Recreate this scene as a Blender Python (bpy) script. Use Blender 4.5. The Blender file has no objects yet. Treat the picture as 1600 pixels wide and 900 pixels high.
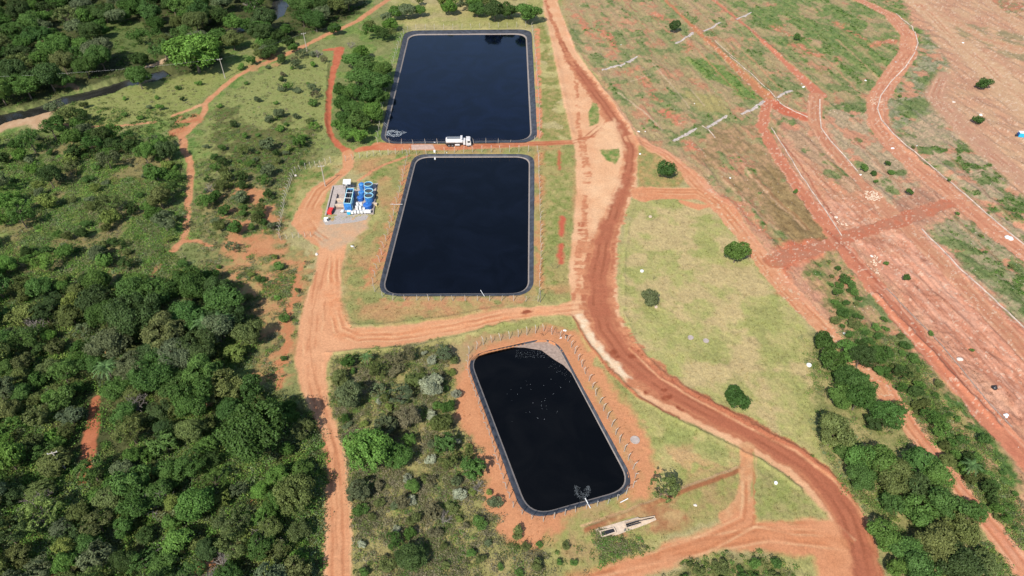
import bpy, math, random
import numpy as np
from mathutils import Vector
R = math.radians
random.seed(7)
rng = np.random.default_rng(7)
scene = bpy.context.scene
col = bpy.data.collections.new('place'); scene.collection.children.link(col)

# ------------------------------------------------------------------ camera
CAM_H, PITCH, FPX = 120.0, R(41.8), 1067.0
cd = bpy.data.cameras.new('camera'); cam = bpy.data.objects.new('camera', cd)
scene.collection.objects.link(cam)
cam.location = (0, 0, CAM_H); cam.rotation_euler = (R(90) - PITCH, 0, 0)
cd.sensor_width = 36; cd.lens = 36 * FPX / 1600
cd.clip_start = 1; cd.clip_end = 20000
scene.camera = cam
# ------------------------------------------------------------------ light
SUN_EL, SUN_AZ = R(46), R(205)      # azimuth clockwise from +Y, towards the sun
w = bpy.data.worlds.new('World'); scene.world = w; w.use_nodes = True
nt = w.node_tree; nt.nodes.clear()
sky = nt.nodes.new('ShaderNodeTexSky'); sky.sky_type = 'NISHITA'; sky.sun_disc = False
sky.sun_elevation = SUN_EL; sky.sun_rotation = SUN_AZ; sky.altitude = 500
bg = nt.nodes.new('ShaderNodeBackground'); bg.inputs[1].default_value = 0.13
wo = nt.nodes.new('ShaderNodeOutputWorld')
nt.links.new(sky.outputs[0], bg.inputs[0]); nt.links.new(bg.outputs[0], wo.inputs[0])
sd = bpy.data.lights.new('sun', 'SUN'); sd.energy = 4.6; sd.angle = R(0.53); sd.color = (1, .95, .87)
sun = bpy.data.objects.new('sun', sd); scene.collection.objects.link(sun)
to_sun = Vector((math.sin(SUN_AZ) * math.cos(SUN_EL), math.cos(SUN_AZ) * math.cos(SUN_EL), math.sin(SUN_EL)))
sun.rotation_euler = to_sun.to_track_quat('Z', 'Y').to_euler()
sun.location = (0, -50, 200)
vs = scene.view_settings
vs.view_transform = 'Standard'; vs.look = 'None'; vs.gamma = 1; vs.use_curve_mapping = False
vs.exposure = 0.60
scene.cycles.max_bounces = 6; scene.cycles.diffuse_bounces = 3; scene.cycles.transparent_max_bounces = 6

K = 1.9            # sunlit value / albedo at this exposure, used only to pick albedos
def lin(c):
    c = c / 255.0
    return c / 12.92 if c <= .04045 else ((c + .055) / 1.055) ** 2.4
def C(r, g, b): return np.array([lin(r), lin(g), lin(b)]) / K

# ------------------------------------------------------------------ picture point -> place
SP, CP = math.sin(PITCH), math.cos(PITCH)
def P(px, py, z=0.0):
    u = (px - 800) / FPX; v = (py - 450) / FPX
    t = (CAM_H - z) / (SP + v * CP)
    return (u * t, (CP - v * SP) * t)
def PXS(y): return FPX / (CP * y + SP * CAM_H)      # pixels per metre at ground distance y
def to_px(x, y, z=0.0):
    d = CP * y + SP * (CAM_H - z)
    return 800 + FPX * x / d, 450 + FPX * (-SP * y + CP * (CAM_H - z)) / d

# ------------------------------------------------------------------ numpy noise
def _hash(ix, iy, seed):
    h = (ix.astype(np.int64) * 374761393 + iy.astype(np.int64) * 668265263 + seed * 974634777) & 0x7fffffff
    h = ((h ^ (h >> 13)) * 1274126177) & 0x7fffffff
    h = (h ^ (h >> 16)) & 0xffff
    return h / 65535.0
def vnoise(x, y, seed):
    ix = np.floor(x); iy = np.floor(y); fx = x - ix; fy = y - iy
    fx = fx * fx * (3 - 2 * fx); fy = fy * fy * (3 - 2 * fy)
    a = _hash(ix, iy, seed); b = _hash(ix + 1, iy, seed); c = _hash(ix, iy + 1, seed); d = _hash(ix + 1, iy + 1, seed)
    return (a * (1 - fx) + b * fx) * (1 - fy) + (c * (1 - fx) + d * fx) * fy
def fbm(x, y, s, seed=0, octs=4, gain=.55):
    t = 0; a = 1; n = 0; f = 1.0 / s
    ca, sa = .8, .6
    for o in range(octs):
        t = t + a * vnoise(x * f + 17.3 * o, y * f - 9.1 * o, seed + o * 31); n += a
        x, y = ca * x - sa * y, sa * x + ca * y
        a *= gain; f *= 2.03
    return t / n
def sstep(a, b, x):
    t = np.clip((x - a) / (b - a), 0, 1); return t * t * (3 - 2 * t)

# ------------------------------------------------------------------ terrain grid (a fan, finer where near)
ys = [44.0]
while ys[-1] < 425:
    z = CP * ys[-1] + SP * CAM_H
    ys.append(ys[-1] + max(.27, 1.35 * z * z / (FPX * CAM_H)))
ys = np.array([-700, -350, -160, -70, -20, 10, 30, 38] + ys + [435, 450, 470, 500, 550, 640, 800, 1100, 1600, 2500, 4000.])
NU = 1350
us = np.concatenate([[-14, -7, -3.5, -2, -1.4, -1.15], np.linspace(-1, 1, NU), [1.15, 1.4, 2, 3.5, 7, 14]])
hw = .86 * (CP * np.maximum(ys, 20) + SP * CAM_H)
U, YG = np.meshgrid(us, ys); HW = np.repeat(hw[:, None], len(us), 1)
X = (U * HW).ravel(); Y = YG.ravel(); NV = len(X)
NR, NC = YG.shape
w1 = fbm(X, Y, 2.2, 5, 4) - .5; w2 = fbm(X, Y, 2.2, 77, 4) - .5
w3 = fbm(X, Y, 9, 15, 2) - .5; w4 = fbm(X, Y, 9, 87, 2) - .5
big1 = fbm(X, Y, 14, 3, 4); big2 = fbm(X, Y, 6, 9, 4); sm = fbm(X, Y, 1.6, 21, 3); tiny = fbm(X, Y, .7, 41, 2)
ar = 38; ca, sa_ = math.cos(R(-79)), math.sin(R(-79))
streak = fbm((X * ca + Y * sa_) * .22, -X * sa_ + Y * ca, 2.2, 55, 4)
def stretch(n, k=2.2): return np.clip((n - .5) * k + .5, 0, 1)
COV = np.zeros((NV, 3)); VEG = np.ones(NV); CLS = np.zeros(NV, np.int8); HT = np.zeros(NV)

def _sub(pts, pad):
    x0, y0 = pts.min(0) - pad; x1, y1 = pts.max(0) + pad
    return np.nonzero((X > x0) & (X < x1) & (Y > y0) & (Y < y1))[0]
def seg_d(px, py, a, b):
    d = b - a; L = d @ d + 1e-9
    t = np.clip(((px - a[0]) * d[0] + (py - a[1]) * d[1]) / L, 0, 1)
    return np.hypot(px - a[0] - t * d[0], py - a[1] - t * d[1]), t
def sdist(pts, px, py):              # signed distance, + inside
    dm = np.full(len(px), 1e9); ins = np.zeros(len(px), bool)
    n = len(pts)
    for i in range(n):
        a, b = pts[i], pts[(i + 1) % n]
        d, _ = seg_d(px, py, a, b); dm = np.minimum(dm, d)
        c = ((a[1] > py) != (b[1] > py)) & (px < (b[0] - a[0]) * (py - a[1]) / (b[1] - a[1] + 1e-12) + a[0])
        ins ^= c
    return np.where(ins, dm, -dm)
def W(pts): return np.array([P(p[0], p[1]) for p in pts])
def poly(pts, soft=.8, warp=1.6, world=False):
    wp = np.array(pts) if world else W(pts)
    idx = _sub(wp, soft + warp + 1)
    s = sdist(wp, X[idx] + warp * (w1[idx] * 2 + w3[idx]), Y[idx] + warp * (w2[idx] * 2 + w4[idx]))
    return idx, sstep(-soft, soft, s)
def line(pts, soft=.5, warp=.7):     # (px, py, width in metres)
    wp = W(pts); ws = [p[2] for p in pts]
    idx = _sub(wp, max(ws) + soft + warp + 1)
    best = np.full(len(idx), -1e9)
    qx = X[idx] + warp * (w1[idx] * 2 + w3[idx]); qy = Y[idx] + warp * (w2[idx] * 2 + w4[idx])
    for i in range(len(wp) - 1):
        d, t = seg_d(qx, qy, wp[i], wp[i + 1])
        best = np.maximum(best, (ws[i] * (1 - t) + ws[i + 1] * t) / 2 - d)
    return idx, sstep(-soft, soft, best)
def paint(im, ca_, cb=None, n=None, cover=1.0, pn=None, veg=None, cls=None, op=1.0, k=2.2, edge=.045):
    idx, m = im
    m = m * op
    if cover < 1:
        q = (big2 if pn is None else pn)[idx]
        lo = float(np.quantile(q, 1 - cover))
        m = m * sstep(lo - edge, lo + edge, q)
    if cb is None: c = np.repeat(ca_[None], len(idx), 0)
    else:
        t = stretch((sm if n is None else n)[idx], k)[:, None]; c = ca_ * (1 - t) + cb * t
    COV[idx] = COV[idx] * (1 - m[:, None]) + c * m[:, None]
    if veg is not None: VEG[idx] = VEG[idx] * (1 - m) + veg * m
    if cls is not None: CLS[idx[m > .5]] = cls
ALL = (np.arange(NV), np.ones(NV))

# palette (what the surface is, as seen in full sun)
DRYG, DRYG2 = C(196, 180, 130), C(166, 162, 104)
GRN, GRN2 = C(112, 140, 74), C(140, 152, 90)
SCRUB, SCRUB2 = C(128, 136, 86), C(156, 152, 106)
PINK, PINK2 = C(216, 160, 132), C(198, 146, 122)
DUST, DUSTB = C(242, 188, 156), C(230, 166, 132)
REDD, REDD2 = C(206, 120, 92), C(190, 106, 80)
WET, WET2 = C(180, 104, 82), C(164, 90, 70)
TAN = C(216, 178, 146); REDS = C(206, 104, 84); STRAW = C(190, 170, 136); MUD = C(160, 128, 108)
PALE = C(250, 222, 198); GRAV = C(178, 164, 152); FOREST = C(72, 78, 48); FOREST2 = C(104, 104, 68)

t = stretch(big2)[:, None]; COV[:] = DRYG * (1 - t) + DRYG2 * t
paint(ALL, STRAW, None, cover=.35, pn=big1, op=.6)
# left half: scrub and wood floor
LEFT = [(-400, -60), (600, -60), (612, 30), (640, 45), (600, 220), (500, 255), (450, 290), (430, 390), (470, 400), (480, 460), (455, 560), (500, 690), (505, 1000), (-400, 1000)]
paint(poly(LEFT, 3, 3), SCRUB, SCRUB2, n=big2)
paint(poly(LEFT, 3, 3), GRN, GRN2, n=sm, cover=.42, pn=fbm(X, Y, 8, 101, 4))
MEADOW = [(330, 165), (420, 105), (520, 75), (518, 120), (510, 220), (500, 255), (450, 285), (390, 300), (320, 250), (310, 215)]
paint(poly(MEADOW, 2, 4), C(162, 162, 106), C(142, 148, 92), n=sm)
paint(poly([(330, 170), (400, 165), (490, 190), (500, 250), (450, 285), (380, 280), (320, 235)], 3, 5), C(120, 112, 76), C(104, 118, 66), n=sm, cover=.6, pn=fbm(X, Y, 7, 120, 4))
paint(poly([(320, 250), (500, 225), (440, 300), (430, 400), (340, 420), (300, 330)], 3, 5), C(96, 104, 62), C(128, 116, 80), n=sm, cover=.6, pn=fbm(X, Y, 7, 121, 4))
paint(poly([(95, 165), (340, 105), (420, 85), (400, 100), (330, 145), (290, 180), (150, 200), (110, 190)], 2, 3), C(162, 162, 104), C(142, 148, 88), n=sm)
paint(poly([(0, 215), (100, 200), (270, 225), (285, 300), (270, 400), (200, 470), (0, 470)], 4, 5), C(92, 116, 62), C(124, 136, 78), n=sm)
paint(poly([(290, 300), (500, 240), (450, 290), (440, 380), (480, 400), (460, 560), (420, 610), (380, 560), (330, 440), (300, 380)], 2, 4), SCRUB, C(156, 142, 100), n=sm)
paint(poly([(340, 290), (440, 300), (438, 390), (478, 400), (470, 480), (450, 570), (425, 612), (400, 600), (420, 500), (350, 420)], 3, 5), C(214, 152, 116), C(202, 138, 104), n=sm, cover=.5, pn=fbm(X, Y, 5, 133, 5), veg=.3, edge=.1)
paint(poly([(380, 380), (480, 400), (470, 470), (450, 560), (440, 612), (415, 600), (420, 520), (360, 430)], 2, 4), C(206, 150, 114), C(178, 156, 108), n=sm, cover=.6, pn=fbm(X, Y, 6, 134, 5))
paint(poly([(0, 215), (100, 200), (270, 225), (285, 300), (270, 400), (200, 470), (0, 470)], 4, 5), C(158, 146, 102), C(140, 126, 88), n=sm, cover=.34, pn=fbm(X, Y, 9, 602, 4))
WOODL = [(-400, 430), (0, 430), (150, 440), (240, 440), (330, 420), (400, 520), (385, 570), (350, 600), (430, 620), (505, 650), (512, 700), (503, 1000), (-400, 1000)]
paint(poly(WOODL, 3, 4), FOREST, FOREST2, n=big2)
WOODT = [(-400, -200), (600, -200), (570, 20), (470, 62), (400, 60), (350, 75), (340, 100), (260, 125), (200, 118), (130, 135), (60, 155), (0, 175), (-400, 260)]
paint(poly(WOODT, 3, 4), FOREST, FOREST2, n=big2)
paint(poly([(110, 25), (220, 35), (240, 90), (150, 80)], 2, 4), C(118, 128, 76), C(100, 116, 66))
# between ponds and roads
paint(poly([(520, 260), (640, 235), (640, 225), (905, 225), (900, 400), (885, 465), (700, 500), (600, 515), (545, 505), (528, 470), (545, 385), (600, 340), (590, 280)], 1.5, 2), C(176, 160, 110), C(196, 150, 112), n=big2)
paint(poly([(520, 260), (640, 235), (640, 225), (905, 225), (900, 400), (885, 465), (700, 500), (600, 515), (545, 505), (528, 470), (545, 385), (600, 340), (590, 280)], 1.5, 2), C(150, 152, 98), None, cover=.35, pn=fbm(X, Y, 5, 140, 4), op=.8, edge=.1)
paint(poly([(845, 235), (895, 232), (893, 330), (888, 440), (846, 450)], 1, 1), C(150, 156, 92), C(176, 160, 112), n=sm, cover=.75)
paint(poly([(838, 40), (850, 40), (868, 100), (884, 170), (892, 218), (842, 218)], 1, 1), C(146, 150, 88), C(176, 154, 108), n=sm, cover=.75)
paint(poly([(836, 236), (850, 236), (850, 460), (838, 440)], 1, 1), C(220, 148, 112), C(198, 156, 112), n=sm, cover=.6)
paint(poly([(560, 470), (588, 440), (630, 350), (650, 250), (632, 262), (598, 370), (570, 440)], 1, 2), C(222, 146, 112), C(188, 152, 108), n=sm, cover=.7)
paint(poly([(590, 462), (835, 464), (845, 475), (700, 490), (600, 480)], 1.2, 2), C(214, 152, 118), C(186, 156, 112), n=sm, cover=.65)
for a, b, w_ in ((878, 355, 1.6), (877, 398, 1.6), (873, 250, .8)):
    paint(line([(a, b - 14, w_), (a, b + 14, w_)], .6, .8), REDS, veg=.2)
paint(poly([(835, 45), (843, 45), (848, 216), (838, 216)], .5, .5), C(226, 150, 118), None, cover=.75, pn=sm, veg=.2)
paint(poly([(625, 235), (655, 236), (640, 250), (560, 300), (545, 300), (600, 262)], 1.5, 2), C(136, 152, 86), C(178, 158, 110), n=sm)
paint(line([(640, 243, 1), (600, 258, 1.1), (575, 272, 1.1), (560, 282, 1)], .4, .5), C(222, 152, 120))
paint(poly([(455, 285), (475, 266), (520, 258), (525, 275), (490, 290), (470, 300), (455, 345), (447, 345)], 1, 1.5), C(122, 146, 78), C(170, 150, 104), n=sm)
# lower middle: block with shrubs, pond 3 surround
LMID = [(512, 560), (560, 547), (640, 543), (720, 530), (800, 505), (895, 495), (925, 545), (1000, 620), (1110, 675), (1160, 700), (1170, 740), (1160, 790), (1100, 815), (1000, 860), (900, 900), (880, 1000), (550, 1000), (550, 800), (525, 660)]
paint(poly(LMID, 1, 1.5), C(184, 168, 118), C(160, 160, 102), n=big2)
paint(poly([(512, 560), (720, 535), (710, 600), (750, 690), (790, 790), (830, 850), (900, 900), (880, 1000), (550, 1000), (530, 700)], 1.5, 3), C(184, 166, 118), C(154, 150, 98), n=sm)
paint(poly([(512, 560), (700, 545), (700, 620), (640, 760), (560, 820), (530, 700)], 1.5, 3), C(130, 140, 84), C(166, 150, 106), n=sm, cover=.5)
paint(poly([(700, 545), (740, 530), (860, 510), (900, 520), (925, 570), (975, 680), (1010, 760), (980, 790), (900, 805), (870, 845), (800, 850), (770, 790), (745, 700), (720, 640)], 1.4, 2), C(224, 152, 116), C(206, 142, 108), n=sm, veg=.25)
paint(poly([(700, 535), (790, 520), (850, 515), (750, 540), (735, 560), (725, 600), (705, 570)], 1.4, 2), C(196, 156, 124), C(180, 156, 116), n=sm)
paint(poly([(900, 790), (1000, 765), (1050, 760), (1150, 740), (1160, 775), (1090, 815), (1000, 850), (900, 880), (860, 850)], 1.5, 2), C(190, 160, 118), C(160, 156, 98), n=sm)
paint(poly([(925, 600), (985, 650), (1050, 655), (1150, 700), (1150, 735), (1040, 760), (1005, 740), (960, 660)], 2, 2), C(204, 184, 134), C(166, 166, 102), n=big2)
paint(poly([(925, 600), (985, 650), (1050, 655), (1150, 700), (1150, 735), (1040, 760), (1005, 740), (960, 660)], 2, 2), C(214, 166, 130), None, cover=.25, pn=fbm(X, Y, 6, 171, 4), op=.7)
paint(poly([(930, 605), (990, 655), (1060, 665), (1160, 710), (1120, 720), (1000, 680)], 2, 2), C(154, 160, 98), None, cover=.4, pn=fbm(X, Y, 5, 172, 4), op=.8, edge=.1)
paint(line([(915, 828, .9), (980, 805, .9), (1050, 775, .9), (1155, 736, .9)], .25, .25), C(160, 104, 76), veg=.2)
paint(line([(908, 822, .5), (980, 798, .5), (1050, 769, .5), (1153, 731, .5)], .25, .25), C(222, 176, 142))
paint(poly([(940, 815), (1040, 785), (1100, 790), (1060, 830), (960, 850)], 1.5, 2), C(184, 126, 94), C(196, 160, 120), n=sm, cover=.7, veg=.4)
AP = [(880, 525), (905, 522), (942, 570), (985, 640), (1016, 690), (1036, 735), (1012, 775), (975, 790), (1000, 745), (940, 620)]
paint(poly(AP, 1.2, 1.5), C(228, 156, 120), C(216, 150, 114), n=sm, veg=.3, cover=.9)
paint(poly([(720, 565), (740, 545), (735, 600), (775, 720), (800, 795), (860, 820), (840, 850), (800, 850), (765, 790), (745, 720), (715, 650)], 1.2, 2), C(228, 158, 122), C(214, 146, 112), n=sm, veg=.3, cover=.85)
# centre-right dry field
FLD = [(990, 345), (1010, 318), (1060, 305), (1110, 318), (1150, 360), (1210, 440), (1265, 520), (1275, 650), (1290, 740), (1160, 655), (1020, 580), (985, 540), (968, 480), (965, 400)]
paint(poly(FLD, 1, 1), C(200, 184, 132), C(178, 172, 114), n=sm)
paint(poly(FLD, 1, 1), C(164, 164, 104), None, cover=.35, pn=fbm(X, Y, 5, 160, 5), op=.7, edge=.12)
paint(poly(FLD, 1, 1), C(212, 182, 144), None, cover=.36, pn=fbm(X, Y, 7, 170, 4), op=.75, edge=.09)
paint(poly([(998, 228), (1045, 250), (1072, 280), (1060, 292), (998, 292)], .8, .8), C(168, 156, 100), C(190, 148, 104), n=sm)
# upper-right terraces
UR = [(872, -60), (1900, -60), (1900, 1100), (1600, 900), (1440, 700), (1320, 520), (1260, 480), (1150, 335), (1070, 255), (1000, 222), (940, 130), (890, 60)]
paint(poly(UR, 1.5, 1.5), PINK, C(206, 160, 128), n=sm)
TER = [(872, -60), (1400, -60), (1425, 50), (1420, 95), (1380, 140), (1360, 175), (1375, 215), (1300, 160), (1300, 190), (1270, 180), (1210, 165), (1220, 240), (1310, 370), (1230, 400), (1150, 325), (1070, 250), (1000, 218), (945, 130), (890, 60)]
paint(poly(TER, 1.5, 2), C(172, 158, 114), C(188, 158, 124), n=streak)
paint(poly(TER, 1.5, 2), C(202, 140, 110), None, cover=.22, pn=.4 * streak + .6 * fbm(X, Y, 5, 250, 5), op=.7)
paint(poly(TER, 1.5, 2), C(128, 144, 90), C(152, 150, 104), n=sm, cover=.36, pn=.3 * streak + .7 * fbm(X, Y, 7, 240, 5), edge=.03)
paint(poly([(1090, -60), (1400, -60), (1420, 90), (1370, 130), (1260, 110), (1180, 60)], 3, 5), C(112, 140, 78), C(138, 148, 92), n=sm, cover=.58, pn=.3 * streak + .7 * fbm(X, Y, 8, 241, 5))
paint(poly([(1060, 90), (1110, 90), (1200, 150), (1180, 160), (1090, 110)], 2, 4), C(110, 146, 74), C(136, 150, 86), n=sm, cover=.8)
for (a, b, c_, d_, w_) in ((940, 45, 960, 80, 3.5), (1020, 20, 1035, 30, 4), (948, 85, 956, 90, 2), (1000, 120, 1018, 140, 3), (1020, 150, 1030, 155, 3), (1040, 175, 1060, 190, 5), (1075, 225, 1110, 245, 5), (1210, 40, 1230, 55, 3), (1240, 68, 1275, 85, 4), (1360, 70, 1395, 62, 4), (1305, 35, 1345, 60, 2.5), (1090, 130, 1080, 125, 3), (975, 110, 1000, 105, 2.5), (1080, 65, 1075, 80, 2), (900, 25, 930, 60, 3), (1130, 305, 1200, 370, 2.5)):
    paint(line([(a, b, w_), (c_, d_, w_)], 1.5, 2.6), C(212, 120, 94), C(206, 146, 114), n=sm, cover=.8, pn=sm, veg=.3)
paint(poly([(1070, 140), (1120, 150), (1140, 180), (1090, 175)], 2, 3), C(182, 168, 112), C(170, 160, 106))
paint(poly([(1100, 200), (1200, 190), (1270, 340), (1300, 370), (1230, 395), (1170, 320), (1090, 250)], 3, 4), C(160, 138, 98), C(186, 150, 116), n=sm, cover=.7)
paint(poly([(1200, 260), (1295, 350), (1300, 375), (1240, 390), (1200, 330)], 2, 3), C(148, 124, 86), C(166, 142, 100), n=sm)
# grey-green strips with gravel
for pts in ([(1400, 30), (1445, 50), (1470, 120), (1450, 170), (1380, 190), (1400, 110), (1432, 80)], [(1300, 165), (1360, 165), (1372, 220), (1430, 290), (1400, 330), (1340, 260), (1300, 200)],
            [(1450, 350), (1500, 340), (1600, 440), (1600, 520), (1500, 400)], [(1380, 150), (1450, 130), (1520, 230), (1600, 300), (1600, 380), (1480, 280), (1400, 220)],
            [(1400, 130), (1470, 90), (1540, 140), (1560, 200), (1480, 180)]):
    paint(poly(pts, 1.5, 3), C(176, 156, 124), C(148, 146, 110), n=sm, cover=.75)
    paint(poly(pts, 1.5, 3), C(104, 132, 70), C(132, 144, 86), n=sm, cover=.3, pn=fbm(X, Y, 4, 190, 4))
paint(poly([(1290, 390), (1330, 400), (1420, 520), (1520, 640), (1600, 740), (1600, 900), (1500, 750), (1400, 590), (1310, 500), (1262, 430), (1270, 405)], 2, 2), C(150, 150, 94), C(190, 152, 116), n=sm)
paint(poly([(1290, 390), (1330, 400), (1420, 520), (1520, 640), (1600, 740), (1600, 900), (1500, 750), (1400, 590), (1310, 500), (1262, 430), (1270, 405)], 2, 2), C(94, 124, 64), None, cover=.38, pn=fbm(X, Y, 4, 200, 4))
paint(poly([(1265, 520), (1330, 525), (1420, 640), (1500, 770), (1590, 900), (1620, 1000), (1380, 1000), (1375, 860), (1330, 780), (1275, 700)], 1.5, 2), C(150, 150, 98), C(184, 166, 122), n=sm)
paint(poly([(1340, 380), (1440, 360), (1560, 470), (1700, 600), (1800, 800), (1600, 640), (1480, 530)], 2, 3), C(222, 158, 130), C(210, 144, 114), n=big2, veg=.2)
paint(poly([(1250, 230), (1340, 290), (1420, 350), (1400, 400), (1330, 370), (1280, 300)], 2, 3), C(216, 152, 120), C(196, 150, 118), n=sm, veg=.35)
paint(poly([(1220, 375), (1300, 372), (1310, 390), (1240, 415), (1220, 460), (1200, 420)], 1.5, 2), C(206, 120, 90), C(214, 136, 104), n=sm, veg=.1)
paint(poly([(1320, 260), (1450, 300), (1490, 320), (1440, 350), (1400, 350), (1360, 310)], 1.5, 2), C(190, 140, 116), C(178, 136, 112), n=sm, veg=.1)
for pts, a_, b_, gc in (([(1300, 160), (1365, 160), (1374, 215), (1428, 288), (1395, 328), (1345, 272), (1315, 240), (1288, 198)], C(204, 178, 146), C(166, 150, 120), .2),
        ([(1432, 95), (1440, 55), (1472, 60), (1482, 110), (1462, 150), (1445, 180), (1400, 205), (1382, 172), (1412, 125)], C(178, 170, 140), C(132, 138, 102), .4),
        ([(1400, 215), (1440, 180), (1490, 170), (1560, 250), (1615, 300), (1615, 392), (1540, 328), (1470, 264)], C(204, 176, 146), C(156, 148, 116), .3),
        ([(1450, 352), (1500, 338), (1560, 375), (1615, 425), (1615, 525), (1550, 462), (1500, 410)], C(184, 166, 134), C(138, 142, 102), .5),
        ([(1205, 165), (1262, 190), (1285, 225), (1345, 290), (1330, 300), (1250, 240), (1218, 205)], C(206, 170, 138), C(176, 146, 116), .15),
        ([(1290, 385), (1340, 400), (1390, 470), (1440, 530), (1480, 580), (1450, 570), (1380, 530), (1300, 450)], C(196, 160, 124), C(160, 148, 100), .35)):
    im = poly(pts, 1.5, 3)
    paint(im, a_, b_, n=.5 * sm + .5 * tiny, k=4, veg=.9)
    paint(im, C(214, 150, 120), None, cover=.22, pn=fbm(X, Y, 6, 231, 4), op=.8)
    paint(im, C(108, 130, 76), C(134, 142, 94), n=sm, cover=gc, pn=fbm(X, Y, 5, 230, 5))
SL = poly([(1300, 300), (1440, 350), (1560, 470), (1700, 600), (1700, 800), (1600, 700), (1480, 560), (1380, 450), (1260, 300)], 2, 2)
paint(SL, C(200, 134, 108), None, cover=.4, pn=.5 * big2 + .5 * streak, op=.6, edge=.08)
paint(SL, C(232, 178, 152), None, cover=.3, pn=.5 * big1 + .5 * sm, op=.6, edge=.08)
for x0_ in (925, 945, 962, 992, 1008, 1026, 1062, 1078, 1104, 1122, 1146, 1172, 1196, 1222, 1246, 1268, 1290):
    for _ in range(2):
        y0_ = random.uniform(-5, 90); L_ = random.uniform(50, 130); w0_ = random.uniform(.3, .9)
        paint(line([(x0_ + y0_ * 1.02, y0_, w0_), (x0_ + (y0_ + L_ / 2) * 1.03 + 1, y0_ + L_ / 2, w0_), (x0_ + (y0_ + L_) * 1.02, y0_ + L_, w0_ * .6)], .4, .8), random.choice([C(214, 166, 132), C(122, 138, 84), C(198, 136, 104), C(160, 142, 100)]), op=.65)
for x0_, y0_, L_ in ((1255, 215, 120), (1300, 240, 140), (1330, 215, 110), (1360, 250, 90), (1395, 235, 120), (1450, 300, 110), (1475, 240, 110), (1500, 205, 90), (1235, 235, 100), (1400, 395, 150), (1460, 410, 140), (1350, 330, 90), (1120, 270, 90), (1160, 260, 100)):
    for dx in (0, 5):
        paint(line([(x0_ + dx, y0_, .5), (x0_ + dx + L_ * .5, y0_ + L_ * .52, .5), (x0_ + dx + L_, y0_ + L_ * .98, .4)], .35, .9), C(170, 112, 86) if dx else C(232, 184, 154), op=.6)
# top-right bare ground
paint(poly([(1395, -60), (1900, -60), (1900, 420), (1600, 310), (1520, 230), (1470, 160), (1480, 100), (1440, 40)], 2, 3), C(210, 172, 138), C(200, 152, 124), n=big2, veg=.15)
for pts_ in ([(970, 0, 1), (1025, 50, 1), (1080, 100, 1.2), (1140, 168, 1)], [(1165, 0, .8), (1110, -10, .8)][:2], [(905, 20, .8), (960, 80, .8), (1000, 118, .8)]):
    paint(line(pts_, .5, .8), C(176, 170, 120), C(160, 160, 106), n=sm, op=.8)
for pts_ in ([(1020, 100, .35), (1060, 145, .35), (1078, 168, .3)], [(965, 145, .5), (1000, 170, .5), (1035, 202, .5)], [(985, 127, .3), (1016, 117, .3)], [(1080, 140, .35), (1100, 165, .35)], [(1117, 64, .3), (1135, 78, .3)]):
    paint(line(pts_, .2, .4), C(216, 190, 160))
paint(poly([(1480, 30), (1620, 60), (1620, 100), (1570, 90), (1500, 55)], 1.5, 3), C(160, 146, 110), C(180, 158, 122), n=sm, cover=.75)
paint(poly([(1520, -20), (1620, 10), (1620, 35), (1560, 20)], 1.5, 3), C(150, 146, 106), C(196, 130, 104), n=sm, cover=.75)

# ---- tracks and roads.  class ids: 1 main road, 2 service road, 3 pond road, 4 footpaths, 5 terrace roads, 6 field track
def track(pts, a, b, soft=.35, warp=.6, cls=None, veg=.05, **k): paint(line(pts, soft, warp), a, b, n=sm, veg=veg, cls=cls, **k)
ORG, ORG2 = C(232, 160, 122), C(222, 142, 106)
track([(620, -8, 3), (606, 0, 3), (560, 32, 2.8), (520, 50, 2.6), (480, 69, 2.6), (430, 92, 2.8), (400, 104, 2.8), (370, 119, 2.4), (340, 143, 2.2), (322, 160, 2.2), (317, 180, 2.2), (300, 198, 3), (285, 212, 2.6), (288, 235, 2.4), (299, 255, 2.2), (295, 300, 2.1), (291, 350, 2.1), (287, 375, 2.2), (270, 392, 2)], C(224, 160, 126), C(206, 140, 108), cls=4)
track([(318, 162, 1.8), (290, 173, 1.8), (270, 181, 1.5)], C(226, 172, 138), C(212, 150, 116), cls=4)
track([(240, 191, 1.6), (190, 196, 1.4), (135, 198, 1.2), (80, 192, 1.5)], C(224, 164, 130), C(200, 140, 110), cls=4)
track([(290, 377, 1.5), (310, 378, 1.3), (330, 385, 1)], C(224, 156, 122), C(206, 140, 108), cls=4)
track([(249, 412, 1.6), (240, 425, 2), (234, 436, 1.2)], C(220, 166, 130), C(206, 140, 108), cls=4)
paint(poly([(262, 185), (310, 178), (318, 186), (280, 215), (266, 215)], 1, 2), C(206, 122, 94), C(196, 148, 108), n=sm, cover=.7)
paint(line([(508, 78, 2), (530, 76, 4), (526, 95, 3.4), (520, 115, 2.4), (514, 150, 2.1), (512, 195, 2.1), (518, 215, 2.1), (530, 228, 2.3), (545, 238, 3)], .3, .6), C(198, 106, 82), C(212, 124, 96), n=sm, veg=.05, cls=4)
paint(poly([(370, 95), (440, 82), (440, 100), (400, 112)], 1, 3), C(214, 150, 118), C(180, 150, 108), cover=.6)
track([(472, 408, 1.2), (462, 450, 2), (450, 500, 1.8), (442, 560, 2.2), (432, 605, 2)], C(216, 134, 100), C(200, 140, 104), warp=1.5, cover=.8, pn=sm)
track([(150, 622, 1.5), (146, 660, 3), (140, 700, 3), (134, 735, 2.2), (128, 756, 1.5)], C(206, 126, 96), C(190, 112, 84), cls=4)
track([(92, 895, 2), (103, 880, 2)], C(206, 126, 96), C(190, 112, 84))
for x_, y_, r_ in ((171, 548, 3), (185, 500, 1.5), (322, 632, 4), (390, 605, 2.5), (395, 780, 2), (330, 885, 4)):
    track([(x_ - 3, y_, r_), (x_ + 4, y_ - 4, r_)], C(210, 140, 106), C(196, 150, 108), warp=1.4)
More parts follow.
